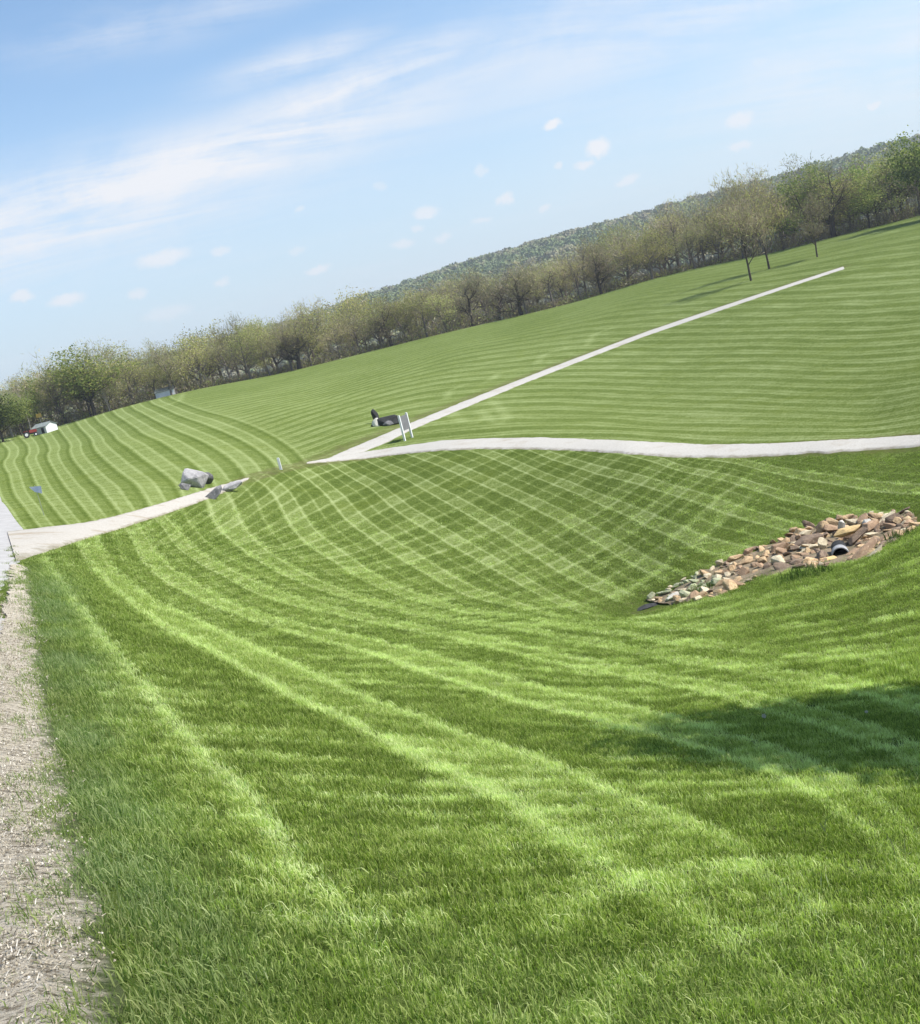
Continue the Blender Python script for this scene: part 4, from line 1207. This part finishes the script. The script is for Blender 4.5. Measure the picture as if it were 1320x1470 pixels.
# culvert pipe
px_, py_ = cul; pz = H(px_, py_)
ax = Vector((.30, .95, .02)).normalized()      # runs away into the bank
def pipe_mesh(r_out, r_in, L, n=28):
    V, Fc = [], []
    for (rad, yy) in ((r_out, 0), (r_out, L), (r_in, L), (r_in, 0)):
        for k in range(n):
            t = 6.28318 * k / n; V.append((rad * math.cos(t), yy, rad * math.sin(t)))
    for ring in range(4):
        for k in range(n):
            a0 = ring * n + k; a1 = ring * n + (k + 1) % n; b0 = ((ring + 1) % 4) * n + k; b1 = ((ring + 1) % 4) * n + (k + 1) % n
            Fc.append((a0, a1, b1, b0))
    return V, Fc
M_PIPE = mottled('pale_corrugated_plastic', (.34, .34, .34), (.20, .20, .20), 5., .7, .2, 20)
M_PIN = mottled('pipe_inside', (.035, .035, .035), (.02, .02, .02), 5., .9, 0)
root = empty('culvert_pipe', (px_, py_ - .2, pz + .07), -math.atan2(ax.x, ax.y))
tag(root, 'round drain pipe with a pale rim opening among the stones', 'pipe')
V, Fc = pipe_mesh(.215, .190, .30); ob = link('pipe_rim', mesh_from('pipe_rim', V, Fc, [M_PIPE], False), root)
V, Fc = pipe_mesh(.189, .180, .8); V = [(a, b + .06, c) for a, b, c in V]; ob = link('pipe_barrel', mesh_from('pipe_barrel', V, Fc, [M_PIN], True), root)
n = 24; V = [(.180 * math.cos(6.2832 * k / n), .8, .180 * math.sin(6.2832 * k / n)) for k in range(n)]; link('dark_end_plug', mesh_from('dark_end_plug', V, [tuple(range(n))], [M_PIN]), root)  # near-black disc closing the far end of the short barrel

def rock_at(u, v, seed, mat, size, scale, rot, label, flat=.6, dz=0., boxy=.5, name='rock', n=18):
    x, y = hit(u, v); me = custom_rock(seed, mat, flat, n, boxy)
    return put_rock(me, x, y, H(x, y) + dz + size * scale[2] * flat * .6, size, rot, label, None, name, scale)
# stones round the pipe mouth
rock_at(1219, 783, 501, M_YROCK, .36, (1.25, .9, .62), (.15, -.22, .1), 'yellow-tan slab lying over the top of the drain pipe', dz=.30)
rock_at(1188, 806, 502, M_YROCK, .30, (1.1, .8, .55), (.1, .1, .4), 'yellow-tan slab below and left of the drain pipe mouth', dz=-.02)
rock_at(1210, 770, 503, M_WROCK, .17, (.8, .7, 1.7), (.1, .1, .2), 'small white upright block above the drain pipe', dz=.22)
rock_at(1246, 762, 504, M_WROCK, .20, (.85, .8, 1.3), (.1, .3, .2), 'whitish upright block on the upper right of the stone bed', dz=.12)
rock_at(1182, 790, 505, M_ROCK[2], .22, (.8, .7, 1.5), (.1, -.2, .2), 'pale tall stone against the left side of the drain pipe', dz=.08)
rock_at(1240, 800, 506, M_ROCK[3], .42, (1.5, .6, .5), (0, -.45, .5), 'long reddish slab slanting up to the right of the drain pipe', dz=.02)
rock_at(1232, 782, 512, M_ROCK[1], .30, (1.3, .7, .6), (0, -.4, .3), 'dark brown slab tilted above the right side of the drain pipe', dz=.16)
rock_at(1160, 783, 507, M_ROCK[1], .44, (1.25, .8, .75), (.1, -.1, .3), 'largest dark brown block left of the drain pipe', dz=.0)
rock_at(1256, 797, 508, M_ROCK[2], .20, (1.3, .9, .7), (.1, -.3, .3), 'cream stone at the right foot of the stone bed', dz=.03)
rock_at(1162, 812, 509, M_ROCK[2], .22, (1.3, .9, .6), (.1, -.2, .3), 'cream stone among weeds at the lower edge of the bed', dz=.0)
rock_at(1271, 752, 510, M_ROCK[2], .30, (1.6, .6, .45), (.1, -.35, .3), 'long pale slab at the top right end of the bed', dz=.05)
rock_at(1158, 773, 511, M_ROCK[2], .2, (1.2, .8, .8), (.1, .1, .3), 'rounded tan stone at the top edge left of the pipe', dz=.1)
rock_at(966, 861, 513, M_WROCK, .22, (1.2, .8, .8), (.1, -.1, .3), 'pale white stone near the low left end of the bed', dz=.02)
rock_at(930, 872, 514, M_BLACK, .42, (1.25, .6, .28), (.0, .0, .1), 'flat black stone at the lower left tip of the stone bed', dz=-.02, name='flat_stone')

# boulders beside the drive
def boulder(u, v, seed, mat, size, scale, rot, label, flat=.75, dz=0., d=None):
    x, y = hit(u, v)
    bm = hull_rock(seed, flat, 15, 0, .1)
    bmesh.ops.bevel(bm, geom=list(bm.edges), offset=.05, segments=1, affect='EDGES', clamp_overlap=True)
    me = bpy.data.meshes.new('boulder'); bm.to_mesh(me); bm.free(); me.materials.append(mat)
    o = link('boulder', me, None, (x, y, H(x, y) + size * scale[2] * flat * .55 + dz)); o.rotation_euler = rot; o.scale = tuple(size * s for s in scale)
    return tag(o, label, 'boulder')
boulder(281, 699, 601, M_GBOULD, .66, (1.05, .8, 1.25), (.1, -.15, .3), 'large pale grey boulder beside the drive on the left field')
boulder(297, 695, 602, M_DBOULD, .40, (1.0, .9, 1.15), (.1, .25, .9), 'mid-grey boulder leaning on the right of the large pale one')
boulder(266, 703, 603, M_DBOULD, .30, (.9, .9, 1.0), (.1, -.2, .4), 'small dark boulder at the left foot of the large pale one')
boulder(308, 716, 604, M_DBOULD, .48, (1.2, .7, .75), (.1, -.35, .3), 'dark grey boulder on the near edge of the drive')
boulder(328, 705, 605, M_GBOULD, .50, (1.4, .7, .5), (.05, -.22, .2), 'flat light grey boulder on the drive edge behind the dark one')
# dark stones above the fork
boulder(556, 610, 611, M_BLACK, 1.0, (1.25, .8, .62), (.0, .05, .2), 'craggy black boulder on the field above the sign')
boulder(541, 607, 612, M_BLACK, .42, (.7, .6, 2.3), (.0, -.12, .5), 'black upright shard at the left end of the craggy boulder')
boulder(541, 612, 613, M_WROCK, .42, (.7, .6, 1.2), (.1, .35, .2), 'small whitish stone leaning at the left of the black boulder')
boulder(558, 611, 614, M_DBOULD, .36, (1.2, .7, .8), (.1, .2, .2), 'grey stone lodged in front of the craggy black boulder')

# ------------------------------------------------------------------ sign, posts
def box(V, Fc, c, s, R=None):
    b = len(V)
    for dx in (-1, 1):
        for dy in (-1, 1):
            for dz in (-1, 1):
                V.append((c[0] + dx * s[0] / 2, c[1] + dy * s[1] / 2, c[2] + dz * s[2] / 2))
    Fc += [tuple(b + i for i in q) for q in ((0, 1, 3, 2), (4, 6, 7, 5), (0, 4, 5, 1), (2, 3, 7, 6), (0, 2, 6, 4), (1, 5, 7, 3))]
def bevel_box(name, size, mat, parent, loc, bev=.008):
    bm = bmesh.new(); bmesh.ops.create_cube(bm, size=1); bmesh.ops.scale(bm, vec=size, verts=bm.verts)
    bmesh.ops.bevel(bm, geom=list(bm.edges), offset=bev, segments=2, affect='EDGES')
    me = bpy.data.meshes.new(name); bm.to_mesh(me); bm.free(); me.materials.append(mat)
    return link(name, me, parent, loc)
M_WHITE = mottled('white_paint', (.80, .80, .79), (.70, .70, .68), 4., .6, .1, 30)
M_GREYP = mottled('grey_panel', (.20, .20, .205), (.16, .16, .165), 3., .7, .2, 20)
sxx, syy = hit(581, 633); dps = math.hypot(sxx, syy); hs_ = 37.5 / F * dps
print('sign', dps, hs_)
sg = empty('sign_board', (sxx, syy, H(sxx, syy)), math.radians(66))
tag(sg, 'grey sign panel between two white posts at the road fork', 'sign')
pw = .11
bevel_box('post', (pw, pw, hs_ + .3), M_WHITE, sg, (0, 0, hs_ / 2 - .15))
sep_ = 1.05
zb = H(sxx + sep_ * math.cos(math.radians(66)), syy + sep_ * math.sin(math.radians(66))) - H(sxx, syy)
sg2 = bevel_box('post', (pw, pw, hs_ + .3), M_WHITE, sg, (sep_, 0, hs_ / 2 - .15))
bevel_box('panel', (sep_ - pw - .01, .05, hs_ * .56), M_GREYP, sg, (sep_ / 2, 0, hs_ * .66))
xx, yy = hit(403, 674); hh = 17. / F * math.hypot(xx, yy)
pp = bevel_box('marker_post', (.12, .12, hh + .2), M_WHITE, None, (xx, yy, H(xx, yy) + hh / 2 - .1)); tag(pp, 'short white wooden post alone on the grass bank by the drive', 'post')
# small blue-grey sign on a thin stake
M_BLUE = mottled('faded_blue', (.23, .29, .40), (.34, .38, .44), 8., .6, .05, 20)
M_STAKE = mottled('pale_stake', (.35, .38, .28), (.30, .33, .24), 8., .6, .05, 20)
xx, yy = hit(63, 740); dq = math.hypot(xx, yy); hh = 42. / F * dq
fl = empty('stake_sign', (xx, yy, H(xx, yy)), math.radians(8)); tag(fl, 'little blue-grey pennant sign on a thin stake near the road', 'sign')
bevel_box('stake', (.018, .018, hh + .15), M_STAKE, fl, (0, 0, hh / 2 - .07), .003)
w2 = 15 / F * dq
V = [(-w2 / 2, -.006, hh - .02 * 0), (w2 / 2, -.006, hh - .06), (w2 * .42, -.006, hh - w2 * .85), (-w2 * .15, -.006, hh - w2 * .55)]
V += [(a, .006, c) for a, b, c in V]; V = [(a, b - .012, c) for a, b, c in V]
link('pennant', mesh_from('pennant', V, [(0, 1, 2, 3), (7, 6, 5, 4), (0, 4, 5, 1), (1, 5, 6, 2), (2, 6, 7, 3), (3, 7, 4, 0)], [M_BLUE]), fl)

# ------------------------------------------------------------------ far left: sheds, tractor, yellow sign
M_SHEDW = mottled('white_sheet_metal', (.78, .78, .77), (.70, .70, .69), 2., .6, .1, 10)
M_ROOF = mottled('grey_green_roof', (.22, .25, .23), (.17, .19, .18), 2., .6, .2, 10)
M_DARK = mottled('dark_opening', (.03, .03, .03), (.05, .05, .05), 2., .8, 0)
def shed(u, v, d, w, dp, hw, hr, rz, label, door=True):
    a, t = ray(u, v); x, y = d * math.sin(a), d * math.cos(a); z = H(x, y)
    r = empty('shed', (x, y, z), rz); tag(r, label, 'shed')
    V = [(-w/2,-dp/2,-.5),(w/2,-dp/2,-.5),(w/2,dp/2,-.5),(-w/2,dp/2,-.5),(-w/2,-dp/2,hw),(w/2,-dp/2,hw),(w/2,dp/2,hw),(-w/2,dp/2,hw),(-w/2,0,hw+hr),(w/2,0,hw+hr)]
    link('wall', mesh_from('wall', V, [(0,1,5,4),(2,3,7,6),(1,2,6,9,5),(3,0,4,8,7),(3,2,1,0)], [M_SHEDW]), r)
    o = .15; th = .06; s_ = hr / (dp / 2)
    for sgn in (-1, 1):
        e = dp / 2 + o
        V = [(-w/2-o, 0, hw+hr+.02), (w/2+o, 0, hw+hr+.02), (w/2+o, sgn*e, hw-s_*o+.02), (-w/2-o, sgn*e, hw-s_*o+.02)]
        V += [(a_, b_, c_ + th) for a_, b_, c_ in V]
        link('roof', mesh_from('roof', V, [(0,1,2,3),(7,6,5,4),(0,4,5,1),(1,5,6,2),(2,6,7,3),(3,7,4,0)], [M_ROOF]), r)
    if door: bevel_box('door', (.5, .06, .8), M_DARK, r, (w * .25, -dp / 2 - .035, .4), .01)
    return r
shed(68, 628, 178., 2.6, 2.4, .95, .5, math.radians(-24), 'white shed with a grey-green roof beside the left brush')
shed(240, 574, 189.5, 3., 3., .95, .5, math.radians(8), 'low white shed half hidden under the trees beyond the left field', False)

def tractor():
    red = mottled('red_paint', (.30, .045, .03), (.22, .03, .025), 3., .5, .05, 10)
    tyre = mottled('tyre_rubber', (.03, .03, .03), (.045, .043, .04), 3., .9, .1, 10)
    a, _ = ray(45, 632); d = 176.; x, y = d * math.sin(a), d * math.cos(a)
    r = empty('tractor', (x, y, H(x, y)), math.radians(20)); tag(r, 'small red tractor parked at the field edge by the road', 'tractor')
    bevel_box('hood', (1.1, .5, .45), red, r, (.55, 0, .78), .06)
    bevel_box('chassis', (1.7, .35, .25), M_DARK, r, (.2, 0, .5), .03)
    bevel_box('seat', (.42, .42, .10), M_DARK, r, (-.45, 0, .86), .03)
    bevel_box('seat_back', (.08, .42, .35), M_DARK, r, (-.66, 0, 1.05), .03)
    for sy_ in (-1, 1):
        bevel_box('fender', (.75, .16, .08), red, r, (-.45, sy_ * .44, .93), .03)
        for (xx_, rad, wd) in ((-.45, .45, .24), (.85, .26, .15)):
            bm = bmesh.new(); bmesh.ops.create_cone(bm, cap_ends=True, segments=20, radius1=rad, radius2=rad, depth=wd, matrix=Matrix.Rotation(math.pi / 2, 4, 'X'))
            me = bpy.data.meshes.new('wheel'); bm.to_mesh(me); bm.free(); me.materials.append(tyre)
            w_ = link('wheel', me, r, (xx_, sy_ * (.45 if rad > .3 else .36), rad))
            bm = bmesh.new(); bmesh.ops.create_cone(bm, cap_ends=True, segments=16, radius1=rad * .5, radius2=rad * .5, depth=wd + .02, matrix=Matrix.Rotation(math.pi / 2, 4, 'X'))
            me = bpy.data.meshes.new('rim'); bm.to_mesh(me); bm.free(); me.materials.append(M_WHITE); link('rim', me, w_)
    V, Fc = pipe_mesh(.19, .165, .03); o = link('steering_wheel', mesh_from('steering_wheel', V, Fc, [M_DARK]), r, (.02, 0, 1.12)); o.rotation_euler = (-math.pi / 2, .5, 0)
    bevel_box('steering_column', (.04, .04, .4), M_DARK, r, (.06, 0, .96), .005)
tractor()
M_YEL = mottled('yellow_sign_paint', (.62, .40, .10), (.55, .36, .10), 3., .6, 0)
a, _ = ray(59, 608); d = 186.; x, y = d * math.sin(a), d * math.cos(a)
ys = empty('road_sign', (x, y, H(x, y)), 0); tag(ys, 'small yellow road sign against the greenery by the road bend', 'sign')
bevel_box('post', (.08, .08, 2.4), M_PBARK, ys, (0, 0, 1.2), .005)
bevel_box('panel', (.85, .04, .6), M_YEL, ys, (0, -.065, 2.3), .01)

# ------------------------------------------------------------------ weeds, stalks, dandelion clocks
def tuft(name, u, v, h, n, rad, mat, label, cat, seed, wid=.008):
    x, y = hit(u, v); rs = np.random.RandomState(seed)
    V, Fc, bv, bh = blade_clump(rs, n, rad, h, wid, .8)
    me = mesh_from(name, V, Fc, [mat]); setattr_f(me, 'leaf_v', bv)
    return tag(link(name, me, None, (x, y, H(x, y))), label, cat)
M_WEED = leaf_material('weed_leaves', (.06, .12, .02), (.14, .21, .05), .35)
M_STALK = leaf_material('seed_stalks', (.26, .32, .14), (.42, .46, .26), .35)
tuft('weed_tuft', 1165, 826, .22, 170, .5, M_WEED, 'bright green weed tuft just below the left of the drain pipe', 'weeds', 1, .02)
tuft('weed_tuft', 1140, 833, .20, 130, .45, M_WEED, 'bright green weed tuft farther left below the stone bed', 'weeds', 2, .02)
tuft('weed_tuft', 1010, 850, .25, 120, .35, M_WEED, 'weed tuft growing through the pale stones at the low end of the bed', 'weeds', 3, .02)
tuft('weed_tuft', 1300, 770, .2, 110, .5, M_WEED, 'weed tuft at the upper right end of the stone bed', 'weeds', 4, .02)
for i, (u, v, h, n_, lab) in enumerate(((1185, 1200, .17, 3, 'pair of pale grass stalks standing on the lawn just below the tree shade'), (1292, 1232, .18, 4, 'pale grass stalks near the right edge of the near lawn'),
                       (1180, 1215 + 60, .12, 3, 'short pale stalks on the near lawn below the shade'), (835, 1160, .12, 3, 'lone pale stalk in the middle of the near lawn'),
                       (372, 1415, .09, 4, 'pale dry blades lying in the dark turf at the lower left'), (900, 1265, .10, 3, 'thin pale stalk beside the curved mowing mark'))):
    tuft('grass_stalks', u, v, h, n_, .04, M_STALK, lab, 'grass stalks', 50 + i, .006)
def dandelion(u, v, s, label):
    x, y = hit(u, v); z = H(x, y); r = empty('dandelion', (x, y, z)); tag(r, label, 'flower')
    rs = np.random.RandomState(int(u)); V, Fc, lv = [], [], []
    for i in range(90):
        p = rs.normal(0, 1, 3); p /= np.linalg.norm(p); q = np.cross(p, rs.normal(0, 1, 3)); q = q / np.linalg.norm(q) * s * .12
        b = len(V); V += [tuple(p * s * .1), tuple(p * s + q), tuple(p * s - q)]; Fc.append((b, b + 1, b + 2)); lv += [.5] * 3
    me = mesh_from('seed_head', V, Fc, [M_WROCK]); link('seed_head', me, r, (0, 0, .07))
    Vs, Fs = [], []; frustum(Vs, Fs, np.array([0, 0, -.01]), np.array([0, 0, .07]), .002, .002, 5); link('stem', mesh_from('stem', Vs, Fs, [M_STALK]), r)
dandelion(1098, 1036, .026, 'white dandelion clock in the middle of the tree shade')
dandelion(1245, 1030, .018, 'smaller dandelion clock in the shade nearer the right edge')

HAZE = 0.00028
if HAZE:
    m, N, out = new_mat('haze_air')
    pv_ = N.n('ShaderNodeVolumePrincipled'); pv_.inputs['Color'].default_value = (.86, .92, 1.0, 1); pv_.inputs['Density'].default_value = HAZE
    pv_.inputs['Anisotropy'].default_value = .2
    N.link(pv_.outputs[0], out.inputs['Volume'])
    bm = bmesh.new(); bmesh.ops.create_cube(bm, size=1)
    z0, z1 = -140., 95.
    for vtx in bm.verts: vtx.co = Vector((vtx.co.x * 7300, vtx.co.y * 7300, z0 if vtx.co.z < 0 else z1))
    me = bpy.data.meshes.new('haze'); bm.to_mesh(me); bm.free(); me.materials.append(m)
    tag(link('haze', me), kind='stuff')
scene.cycles.max_bounces = 6
scene.cycles.volume_bounces = 0
scene.cycles.transparent_max_bounces = 8
